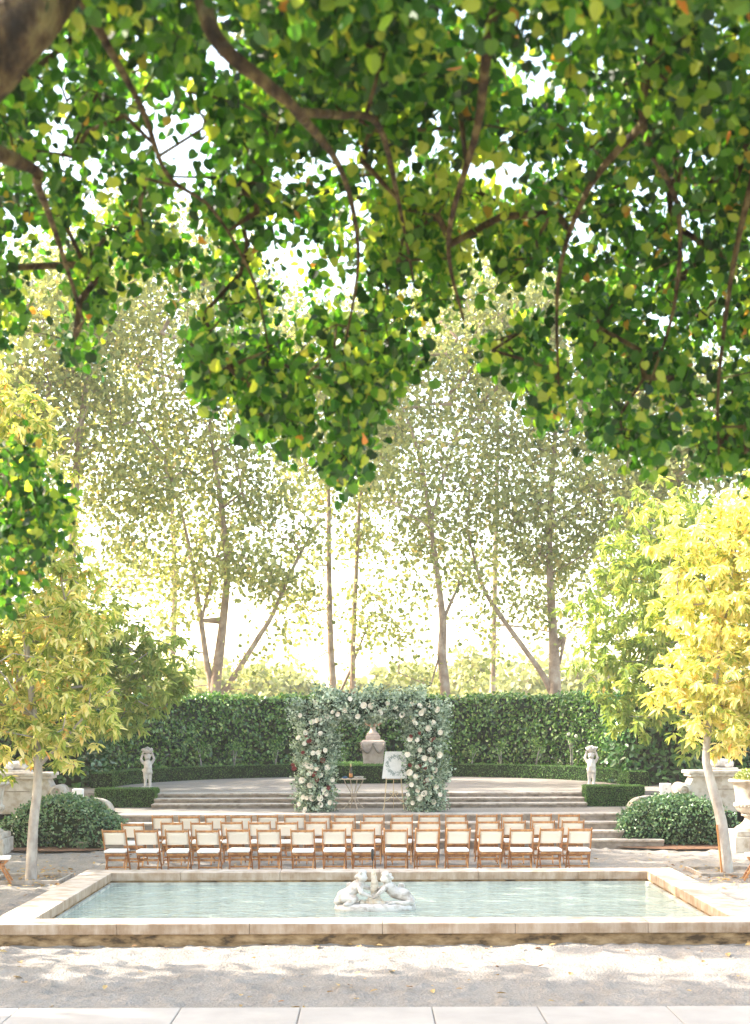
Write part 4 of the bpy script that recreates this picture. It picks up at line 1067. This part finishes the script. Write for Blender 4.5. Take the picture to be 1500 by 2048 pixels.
# plane trees behind the hedge
def pb_(pts, D): 
    return [(P(px, py, D+dd), (r/F*D, r/F*D*1.1, r/F*D*.8)) for px, py, r, dd in pts]
def tr(D, *pts): return [tuple(P(px, py, D)) for px, py in pts]
def trunk_with_base(D, first, *pts): return [(P(first, 0, D).x, D, Z2-.1)] + tr(D, *pts)
PL = dict(L=.165, sig=.36, shape='tri', leafm=M['plane_leaf'], barkm=M['plane_bark'], group='plane trees beyond the tall hedge')
D = 52
tree('plane_tree', (P(430, 0, D).x, D, Z2), trunk_with_base(D, 432, (430, 1390), (436, 1330), (447, 1240), (455, 1130), (440, 980), (420, 850)), [.26, .22, .19, .15, .12, .09, .04],
     pb_([(300, 700, 110, 1), (420, 740, 120, -1), (250, 830, 110, 0), (380, 880, 120, 1), (500, 880, 80, -1), (300, 980, 110, -1), (430, 1020, 110, 1), (540, 1000, 90, 0), (400, 1130, 90, 0), (500, 1130, 85, -1), (300, 1120, 60, 1),
          (560, 1160, 60, 0), (330, 1220, 60, 0), (480, 620, 110, 1), (330, 600, 100, 0), (600, 1080, 60, 0), (330, 1300, 45, 0), (570, 1260, 40, 0), (300, 1370, 40, 0), (360, 1340, 35, 1), (520, 1330, 40, 0), (480, 1370, 30, -1), (590, 1180, 50, 1), (180, 620, 90, 1), (560, 820, 90, 2), (420, 520, 110, 1), (250, 480, 110, 0)], D),
     2100, 10, label='plane tree with three spreading reddish stems behind the left hedge', seed=111, n_targets=170, tip=.016, step=1.0, **PL,
     extra_trunks=[(tr(D, (428, 1392), (415, 1330), (400, 1220), (385, 1120), (360, 1000)), [.14, .11, .09, .07, .03]),
                   (tr(D, (440, 1392), (470, 1350), (520, 1270), (545, 1230), (590, 1130), (640, 1040)), [.13, .11, .09, .08, .06, .03]),
                   (tr(D, (404, 1240), (425, 1150), (450, 1060)), [.06, .05, .03])])
D = 55
tree('plane_tree', (P(665, 0, D).x, D, Z2), trunk_with_base(D, 668, (667, 1390), (662, 1300), (659, 1130), (659, 1000), (655, 850), (650, 700)), [.17, .15, .13, .10, .08, .06, .03],
     pb_([(620, 1100, 60, 0), (660, 1000, 70, 1), (640, 900, 80, -1), (620, 780, 90, 0), (660, 660, 90, 0), (600, 1200, 45, 0), (655, 1230, 40, 1), (560, 700, 90, 1), (600, 1330, 30, 0), (625, 1270, 30, 0), (700, 1330, 25, 0), (590, 960, 70, 1), (700, 880, 80, 0), (690, 740, 90, 1)], D),
     600, 9, label='slim upright plane tree just left of the arch centre', seed=112, n_targets=70, tip=.014, step=1.0, **PL)
D = 56
tree('plane_tree', (P(706, 0, D).x, D, Z2), trunk_with_base(D, 706, (706, 1390), (706, 1300), (714, 1130), (722, 980), (728, 850), (735, 700)), [.14, .13, .11, .09, .07, .05, .03],
     pb_([(730, 1080, 60, 0), (740, 980, 60, 1), (760, 880, 80, -1), (750, 760, 80, 0), (740, 640, 80, 0), (735, 1180, 40, 0), (720, 1260, 35, 0)], D),
     480, 9, label='slim upright plane tree with a low side stem, right above the arch', seed=113, n_targets=60, tip=.014, step=1.0, **PL,
     extra_trunks=[(tr(D, (680, 1385), (705, 1330), (740, 1240)), [.06, .05, .03])])
D = 52
tree('plane_tree', (P(890, 0, D).x, D, Z2), trunk_with_base(D, 892, (891, 1390), (884, 1310), (886, 1240), (872, 1120), (856, 1000), (838, 900), (800, 800)), [.22, .19, .17, .13, .10, .08, .06, .03],
     pb_([(830, 1080, 75, 0), (900, 1050, 80, 1), (800, 960, 85, -1), (900, 930, 90, 0), (830, 840, 90, 0), (930, 820, 90, 1), (820, 740, 80, 0), (820, 1180, 50, 1), (930, 1140, 60, 0), (800, 1270, 40, 0), (860, 700, 90, 0), (950, 700, 90, 0), (960, 1240, 40, 1), (980, 620, 90, 0), (820, 1340, 30, 0), (940, 1320, 40, 0), (840, 1290, 35, 1), (870, 1370, 28, 0), (770, 1240, 35, 0), (960, 1370, 30, 1), (900, 560, 110, 1), (770, 860, 70, 2), (1010, 760, 80, 1)], D),
     1250, 9, label='pale trunked plane tree forking above the right pillar of the arch', seed=114, n_targets=150, tip=.015, step=1.0, **PL,
     extra_trunks=[(tr(D, (886, 1245), (905, 1200), (930, 1150)), [.07, .06, .03]), (tr(D, (862, 1050), (890, 950), (920, 860)), [.07, .05, .03])])
D = 52.5
tree('plane_tree', (P(1108, 0, D).x, D, Z2), trunk_with_base(D, 1112, (1110, 1390), (1108, 1290), (1102, 1180), (1100, 1050), (1110, 900), (1120, 780)), [.28, .24, .18, .14, .11, .08, .04],
     pb_([(1030, 1100, 80, 0), (1110, 1120, 90, 1), (1180, 1060, 90, 0), (1000, 1000, 90, 0), (1100, 980, 100, -1), (1200, 940, 100, 1), (1030, 880, 100, 0), (1150, 830, 100, 0), (1080, 740, 100, 0), (1250, 800, 100, 0), (1090, 1230, 50, 0),
          (1060, 640, 100, 0), (1200, 700, 100, 1), (1180, 1200, 50, 0), (1280, 1000, 90, 0), (1020, 1210, 40, 0), (1150, 600, 90, 0), (990, 1310, 35, 0)], D),
     1750, 10, label='plane tree with a thick stub and a long leaning stem behind the right hedge', seed=115, n_targets=170, tip=.015, step=1.0, **PL,
     extra_trunks=[(tr(D, (1106, 1392), (1085, 1350), (1050, 1300), (1000, 1230), (965, 1170), (935, 1060)), [.13, .11, .10, .09, .07, .03]),
                   (tr(D, (1110, 1300), (1128, 1275), (1120, 1330)), [.12, .10, .03]), (tr(D, (1102, 1060), (1160, 1010), (1230, 980), (1300, 985)), [.07, .05, .04, .02])])
D = 50
tree('plane_tree', (P(130, 0, D).x, D, Z2), trunk_with_base(D, 130, (130, 1390), (140, 1200), (150, 1000), (170, 800), (200, 640)), [.25, .22, .18, .14, .10, .05],
     pb_([(120, 700, 110, 0), (200, 640, 110, 1), (60, 600, 120, 0), (180, 780, 100, 0), (230, 900, 80, 0), (100, 880, 100, 0), (200, 1000, 60, 1), (250, 1080, 60, 0), (40, 780, 120, 0), (150, 540, 90, 0), (240, 1200, 50, 0), (-60, 800, 150, 0)], D),
     1700, 9, label='tall plane tree at the far left, rising behind the left magnolia', seed=116, n_targets=130, tip=.015, step=1.0, **PL)
tree('plane_tree', (P(1330, 0, D).x, D, Z2), trunk_with_base(D, 1330, (1330, 1390), (1325, 1200), (1320, 1000), (1310, 850)), [.25, .22, .18, .12, .05],
     pb_([(1300, 950, 90, 0), (1380, 900, 110, 0), (1340, 1080, 90, 0), (1250, 1150, 60, 0), (1420, 780, 110, 0), (1320, 760, 90, 0), (1480, 900, 120, 0), (1260, 1240, 50, 0)], D),
     1100, 9, label='plane tree at the far right, rising behind the right magnolia', seed=117, n_targets=100, tip=.015, step=1.0, **PL)

D = 62
tree('plane_tree', (P(340, 0, D).x, D, Z2), trunk_with_base(D, 340, (342, 1390), (350, 1200), (345, 1000), (330, 800), (320, 560)), [.16, .14, .12, .10, .07, .04],
     pb_([(160, 520, 130, 0), (300, 470, 130, 0), (440, 560, 110, 1), (230, 600, 120, -1), (560, 640, 110, 0), (580, 800, 90, 1), (520, 720, 90, 0), (200, 760, 90, 1), (140, 950, 80, 0), (240, 1150, 60, 0), (620, 900, 60, 0)], D),
     1000, 9, label='faint slim plane tree deepest behind the three stemmed one', seed=118, n_targets=90, tip=.015, step=1.2, **PL)
tree('plane_tree', (P(985, 0, D).x, D, Z2), trunk_with_base(D, 985, (985, 1390), (990, 1200), (995, 1000), (1000, 800), (1010, 600)), [.15, .13, .11, .09, .06, .04],
     pb_([(1000, 560, 120, 0), (880, 620, 110, 1), (760, 700, 90, 0), (1120, 600, 120, 0), (1000, 720, 110, 0), (760, 900, 70, 0), (1240, 860, 90, 0), (960, 1130, 60, 0), (1230, 1050, 70, 1), (740, 820, 70, 0), (1150, 1270, 45, 0)], D),
     1000, 9, label='faint slim plane tree deepest behind the leaning stem on the right', seed=119, n_targets=90, tip=.015, step=1.2, **PL)

# pale far trees
rgf = random.Random(4)
far = [(470, 1365, 70, 90), (560, 1372, 60, 100), (640, 1392, 40, 110), (800, 1370, 55, 95), (870, 1352, 75, 105), (950, 1345, 80, 100), (1040, 1350, 85, 92), (1150, 1345, 90, 96), (380, 1350, 80, 96), (270, 1340, 90, 92), (725, 1388, 40, 120)]
FL = ['', ]
names = ['small pale round tree far off, behind the plane tree with three stems', 'low pale tree far off, left of the gap above the arch', 'very low pale bush far off, in the bright gap left of the arch centre', 'pale far tree just above the right half of the arch',
         'pale far tree directly behind the forking plane tree', 'broad pale far tree between the forking plane tree and the leaning stem', 'pale far tree seen left of the thick plane stub', 'pale far tree right of the thick plane stub',
         'pale far tree above the hedge, left of the three stemmed plane', 'broad pale far tree behind the green tree on the left', 'smallest pale far tree above the middle of the arch']
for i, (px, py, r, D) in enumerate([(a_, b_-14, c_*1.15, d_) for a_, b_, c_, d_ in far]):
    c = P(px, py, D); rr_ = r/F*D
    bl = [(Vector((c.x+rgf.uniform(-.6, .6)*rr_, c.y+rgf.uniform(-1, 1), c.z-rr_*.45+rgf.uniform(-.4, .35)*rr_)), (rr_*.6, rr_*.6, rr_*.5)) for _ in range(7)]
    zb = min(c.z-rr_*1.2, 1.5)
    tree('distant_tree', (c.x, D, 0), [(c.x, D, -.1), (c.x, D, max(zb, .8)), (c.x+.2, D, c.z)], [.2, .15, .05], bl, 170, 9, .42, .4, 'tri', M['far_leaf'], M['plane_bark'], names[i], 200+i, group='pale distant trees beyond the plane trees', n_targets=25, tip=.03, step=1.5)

# ------------------------------------------------------------------ overhanging lindens close to the camera
EDGE_X = [-500, -150, 0, 40, 70, 120, 145, 185, 225, 250, 290, 340, 362, 385, 460, 490, 550, 610, 650, 690, 735, 770, 800, 840, 860, 900, 940, 980, 1010, 1040, 1060, 1090, 1130, 1160, 1200, 1240, 1290, 1340, 1380, 1430, 1500, 1700, 2100]
EDGE_Y = [650, 700, 700, 640, 600, 610, 735, 745, 640, 575, 540, 590, 690, 800, 815, 860, 920, 945, 950, 985, 900, 800, 800, 745, 660, 640, 700, 775, 750, 735, 800, 880, 870, 850, 920, 920, 930, 950, 880, 985, 985, 950, 900]
HOLES = [(380, 215, 42), (300, 250, 22), (450, 130, 28), (500, 150, 20), (370, 300, 36), (430, 310, 32), (210, 350, 30), (240, 345, 22), (590, 340, 30), (560, 440, 30), (590, 500, 34), (600, 590, 42), (560, 620, 22), (660, 545, 34), (720, 600, 28), (730, 430, 34), (650, 370, 22),
         (1055, 110, 26), (875, 230, 22), (1085, 150, 20), (1210, 145, 20), (250, 580, 36), (410, 575, 36), (920, 570, 28), (1100, 575, 34), (430, 60, 20), (780, 130, 18), (860, 330, 18), (1300, 420, 18), (1380, 300, 16), (1140, 480, 18), (330, 180, 26), (250, 200, 20), (120, 130, 24), (340, 420, 26), (200, 430, 20), (520, 300, 20), (640, 470, 26), (690, 520, 22), (540, 540, 24), (820, 330, 20), (1180, 250, 18), (930, 70, 18), (1430, 170, 14), (1130, 190, 20), (1065, 310, 28), (1025, 375, 24), (290, 40, 18), (490, 50, 18), (1000, 145, 16), (140, 80, 20), (180, 90, 18),
         (300, 600, 60), (390, 600, 45), (340, 560, 40), (1010, 590, 50), (1060, 580, 45), (960, 570, 34), (1000, 650, 34), (950, 620, 20), (80, 460, 30), (130, 500, 26), (120, 560, 30), (800, 660, 12), (1340, 640, 26), (1240, 760, 18), (50, 560, 28), (380, 450, 22), (480, 450, 18), (980, 620, 22)]
LIMB_PX = [((400, -40), (440, 80)), ((440, 80), (540, 170)), ((540, 170), (600, 225)), ((600, 225), (760, 250)), ((220, 90), (290, 220)), ((290, 220), (340, 350)), ((60, 330), (120, 480))]
def linden_clusters(rg, n, xr):
    out = []; por = np.clip((value_noise(400, 250, 5, rg)*.75+value_noise(400, 250, 13, rg)*.45-.52)*7, 0, 1)   # thin places in the crown
    while len(out) < n:
        px = rg.uniform(*xr); py = rg.uniform(-170, 1000)
        e_ = np.interp(px, EDGE_X, EDGE_Y)
        if py > e_-22: continue
        k = np.clip(py/900, -.6, 1.1)
        D = 4.5 + 3.6*max(0, k+.05)**.8 + rg.uniform(-.75, 1.5)*(.55+.6*max(0, k))
        if py > 700: D = 7.0+rg.uniform(-.7, 1.2)
        fr = 15 + 12/D
        hit = px < 150 and py < 190 and py < 200-px*1.1 and D < 4.9 and rg.random() < .93
        for hx, hy, hr in HOLES:
            if (px-hx)**2+(py-hy)**2 < (hr*.92+fr*.75)**2: hit = True; break
        if not hit and rg.random() < .93*por[int((px+600)/6) % 400, int((py+300)/6) % 250]: continue
        if rg.random() < np.interp(px, [0, 300, 800, 1100], [.42, .42, .12, 0])*(py < 520): continue
        if D < 5.6 and rg.random() < .9:
            near = False
            for (ax_, ay_), (bx_, by_) in LIMB_PX:
                t_ = max(0, min(1, ((px-ax_)*(bx_-ax_)+(py-ay_)*(by_-ay_))/((bx_-ax_)**2+(by_-ay_)**2)))
                if (px-ax_-t_*(bx_-ax_))**2+(py-ay_-t_*(by_-ay_))**2 < 34**2: near = True
            if near: continue
        if hit and rg.random() < .96: continue
        out.append(list(P(px, py, max(1.9, D))))
    return np.array(out)
def linden(name, base, trunk, tr_, xr, n_cl, per, label, seed, limbs=(), extra=None):
    rg = np.random.default_rng(seed)
    e = empty(name, base, label, 'tree', 'overhanging lindens near the camera')
    cl = linden_clusters(rg, n_cl, xr)
    if extra is not None: cl = np.concatenate([cl, extra(rg)])
    n_cl = len(cl)
    tp = smooth_line(trunk, 5); tr = list(np.interp(np.linspace(0, 1, len(tp)), np.linspace(0, 1, len(tr_)), tr_))
    N = [Vector(v) for v in tp]; PR = [-1]+list(range(len(tp)-1)); radii = list(tr)
    for pts, rs in limbs:
        q = smooth_line(pts, 6); rq = np.interp(np.linspace(0, 1, len(q)), np.linspace(0, 1, len(rs)), rs)
        near = min(range(len(N)), key=lambda i: (N[i]-Vector(q[0])).length)
        for i, v in enumerate(q): PR.append(near if i == 0 else len(N)-1); N.append(Vector(v)); radii.append(rq[i])
    nt_ = len(N); A = np.array([list(v) for v in N]); lowcut = len(tp)//2; A[:lowcut] += 1e4
    w = [0.0]*nt_; ends = []; sel = cl[rg.permutation(n_cl)[:int(n_cl*.42)]]
    order = np.argsort([np.min(np.linalg.norm(A-t, axis=1)) for t in sel])
    for t in sel[order]:
        d = np.linalg.norm(A-t, axis=1) + np.maximum(0, t[2]-A[:, 2])*.6; i = int(np.argmin(d)); a = A[i]; dist = np.linalg.norm(t-a)
        if dist < .03: continue
        k_ = max(1, int(dist/.14)); bend = rg.normal(size=3)*dist*.07; bend[2] += dist*.05; cur = i; new = []
        for k in range(1, k_+1):
            u = k/k_; p = a+(t-a)*u+bend*math.sin(math.pi*u) + rg.normal(size=3)*.006; N.append(Vector(p)); PR.append(cur); w.append(0); cur = len(N)-1; new.append(p)
        A = np.vstack([A]+new); ends.append(cur)
    for q in ends:
        while q != -1: w[q] += 1; q = PR[q]
    rad = [min(.0019*max(1, x)**.45, .016) for x in w]
    for i in range(nt_): rad[i] = radii[i]
    rel(branch_mesh('trunk', N, PR, rad, M['bark'], e, 6, nt_, radii), e)
    n = n_cl*per; pc = np.repeat(cl, per, 0)
    pos = pc + rg.normal(size=(n, 3))*np.array([.046, .07, .055])
    ax = norm(rnd_dir(rg, n)*.75+np.array([0, 0, -.75])); nr = norm(rnd_dir(rg, n)*np.array([1, 1, .8])+np.array([0, 0, .25]))
    sun_patch = (np.abs(cl[:, 0]/cl[:, 1]*F+740-860) < 190) & (np.abs((CAM_H-cl[:, 2])/cl[:, 1]*F+1440-390) < 120)      # sunlit part of the crown, painted in as a yellower leaf tint
    ct = np.repeat(rg.normal(size=n_cl)*.12 + sun_patch*rg.uniform(.1, .5, n_cl), per)
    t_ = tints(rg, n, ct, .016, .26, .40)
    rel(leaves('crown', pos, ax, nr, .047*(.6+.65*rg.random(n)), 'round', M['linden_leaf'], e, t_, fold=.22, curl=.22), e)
    return e
def left_extra(rg):       # a low bough at the left edge
    out = []
    for cx, cy, r, k in ((20, 930, 40, 18), (70, 1000, 55, 26), (20, 1050, 60, 30), (90, 1060, 40, 16), (30, 1130, 40, 18), (-60, 1000, 90, 40), (10, 1190, 18, 5), (-80, 1120, 70, 24), (60, 900, 22, 5), (110, 1010, 30, 7)):
        for _ in range(k):
            a = rg.normal(size=2)*r*.5; out.append(list(P(cx+a[0], cy+a[1], 7.6+rg.uniform(-.5, .6))))
    return np.array(out)
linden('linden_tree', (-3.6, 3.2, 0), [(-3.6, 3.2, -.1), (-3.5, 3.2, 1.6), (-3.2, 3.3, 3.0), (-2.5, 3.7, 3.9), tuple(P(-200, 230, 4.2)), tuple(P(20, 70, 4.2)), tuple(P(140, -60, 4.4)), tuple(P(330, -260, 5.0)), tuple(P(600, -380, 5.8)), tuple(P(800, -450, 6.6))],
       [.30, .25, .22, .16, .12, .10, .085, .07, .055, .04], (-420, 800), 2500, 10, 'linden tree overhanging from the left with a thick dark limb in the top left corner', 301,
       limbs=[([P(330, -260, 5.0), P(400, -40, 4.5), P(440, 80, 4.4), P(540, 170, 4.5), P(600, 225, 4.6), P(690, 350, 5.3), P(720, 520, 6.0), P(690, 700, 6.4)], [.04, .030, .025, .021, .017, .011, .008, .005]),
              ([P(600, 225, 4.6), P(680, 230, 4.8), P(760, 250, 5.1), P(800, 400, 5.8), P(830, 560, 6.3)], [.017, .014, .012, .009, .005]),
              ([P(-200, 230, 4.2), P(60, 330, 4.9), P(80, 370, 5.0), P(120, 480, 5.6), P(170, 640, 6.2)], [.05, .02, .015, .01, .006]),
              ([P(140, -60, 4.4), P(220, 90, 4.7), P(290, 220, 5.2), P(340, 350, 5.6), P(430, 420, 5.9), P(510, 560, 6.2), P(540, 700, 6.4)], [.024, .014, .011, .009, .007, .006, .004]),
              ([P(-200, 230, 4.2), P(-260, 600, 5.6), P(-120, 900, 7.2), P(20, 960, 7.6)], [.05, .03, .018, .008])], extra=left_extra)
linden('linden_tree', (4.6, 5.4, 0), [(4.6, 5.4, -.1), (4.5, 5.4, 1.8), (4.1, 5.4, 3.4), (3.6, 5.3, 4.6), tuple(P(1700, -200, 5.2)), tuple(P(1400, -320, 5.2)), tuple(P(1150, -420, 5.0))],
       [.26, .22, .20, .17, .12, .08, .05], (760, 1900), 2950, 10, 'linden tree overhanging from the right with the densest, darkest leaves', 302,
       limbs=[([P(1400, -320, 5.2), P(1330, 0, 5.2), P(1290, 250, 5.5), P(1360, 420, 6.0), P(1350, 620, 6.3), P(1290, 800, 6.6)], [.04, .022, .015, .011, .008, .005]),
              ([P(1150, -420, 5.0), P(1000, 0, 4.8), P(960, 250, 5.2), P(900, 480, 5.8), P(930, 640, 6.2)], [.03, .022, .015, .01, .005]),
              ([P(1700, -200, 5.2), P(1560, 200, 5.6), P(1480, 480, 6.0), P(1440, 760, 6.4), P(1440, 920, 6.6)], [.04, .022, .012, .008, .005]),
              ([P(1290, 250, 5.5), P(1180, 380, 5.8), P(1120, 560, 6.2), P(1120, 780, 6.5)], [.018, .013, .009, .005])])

# broad trees standing just outside the picture on the left; they shade the court
for i, (x, y, z0, z1, r, lab) in enumerate(((-13, 23.0, 4, 15, 2.3, 'shade tree outside the picture, level with the pool'), (-13, 31.3, 4, 15, 2.9, 'shade tree outside the picture, level with the lower steps'),
        (-14, 37.3, 5, 16, 3.1, 'shade tree outside the picture, level with the upper steps'), (-15, 43.5, 5, 16, 3.3, 'shade tree outside the picture, level with the hedge'), (-13, 16.9, 3.5, 15.5, 2.1, 'shade tree outside the picture, level with the foreground gravel'),
        (-12.5, 27.1, 2.2, 6.4, 1.6, 'lower shade tree outside the picture, level with the chairs'), (-13, 13.9, 8.0, 16.5, 2.4, 'shade tree outside the picture, level with the paving'))):
    rgs = random.Random(80+i)
    bl = [(Vector((x+rgs.uniform(-.5, .5)*r, y+rgs.uniform(-.35, .35)*r, z)), (r*1.1, r*.8, 1.5)) for z in np.linspace(z0+1, z1-1, 7)]
    tree('shade_tree', (x, y, 0), [(x, y, -.1), (x+.1, y, z0), (x-.1, y, (z0+z1)/2), (x, y, z1-1)], [.25, .2, .15, .05], bl, 520, 9, .30, .34, 'tri', M['plane_leaf'], M['plane_bark'], lab, 400+i,
         group='shade trees left of the court', n_targets=50, tip=.02, step=1.2)

# ------------------------------------------------------------------ fallen leaves
rg = np.random.default_rng(55); n = 700
p = np.stack([rg.uniform(-8, 8, n), rg.uniform(12.8, 30, n), np.full(n, .004)], 1)
keep = ~((p[:, 0] > PX0-.05) & (p[:, 0] < PX1+.05) & (p[:, 1] > PY0-.05) & (p[:, 1] < PY1+.05)); p = p[keep]
n2 = 500; a = rg.random(n2)*2*math.pi; r = rg.random(n2)**.6*1.6
p2 = np.stack([np.where(rg.random(n2) < .5, -5.7, 6.3)+r*np.cos(a), 25.2+r*np.sin(a), np.full(n2, .006)], 1)
p = np.concatenate([p, p2]); n = len(p)
ax = rnd_dir(rg, n); ax[:, 2] *= .15; nr = norm(rnd_dir(rg, n)*.35+np.array([0, 0, 1.]))
tag(leaves('fallen_leaves', p, ax, nr, .075*(.5+rg.random(n)), 'oval', M['dry_leaf'], None, rg.random(n)), 'dry yellow and brown leaves scattered over the gravel', 'fallen leaves', kind='stuff')

# ------------------------------------------------------------------ haze
m, n, l = newmat('haze')
v = n.new('ShaderNodeVolumePrincipled'); v.inputs['Color'].default_value = (0.95, 0.93, 0.92, 1); v.inputs['Density'].default_value = 0.0006; v.inputs['Anisotropy'].default_value = 0.2
o = n.new('ShaderNodeOutputMaterial'); l.new(v.outputs[0], o.inputs['Volume'])
mb = MB(); mb.box(-145, 145, -35, 235, -1.1, 27); hz = mb.build('haze', m); tag(hz, kind='stuff')
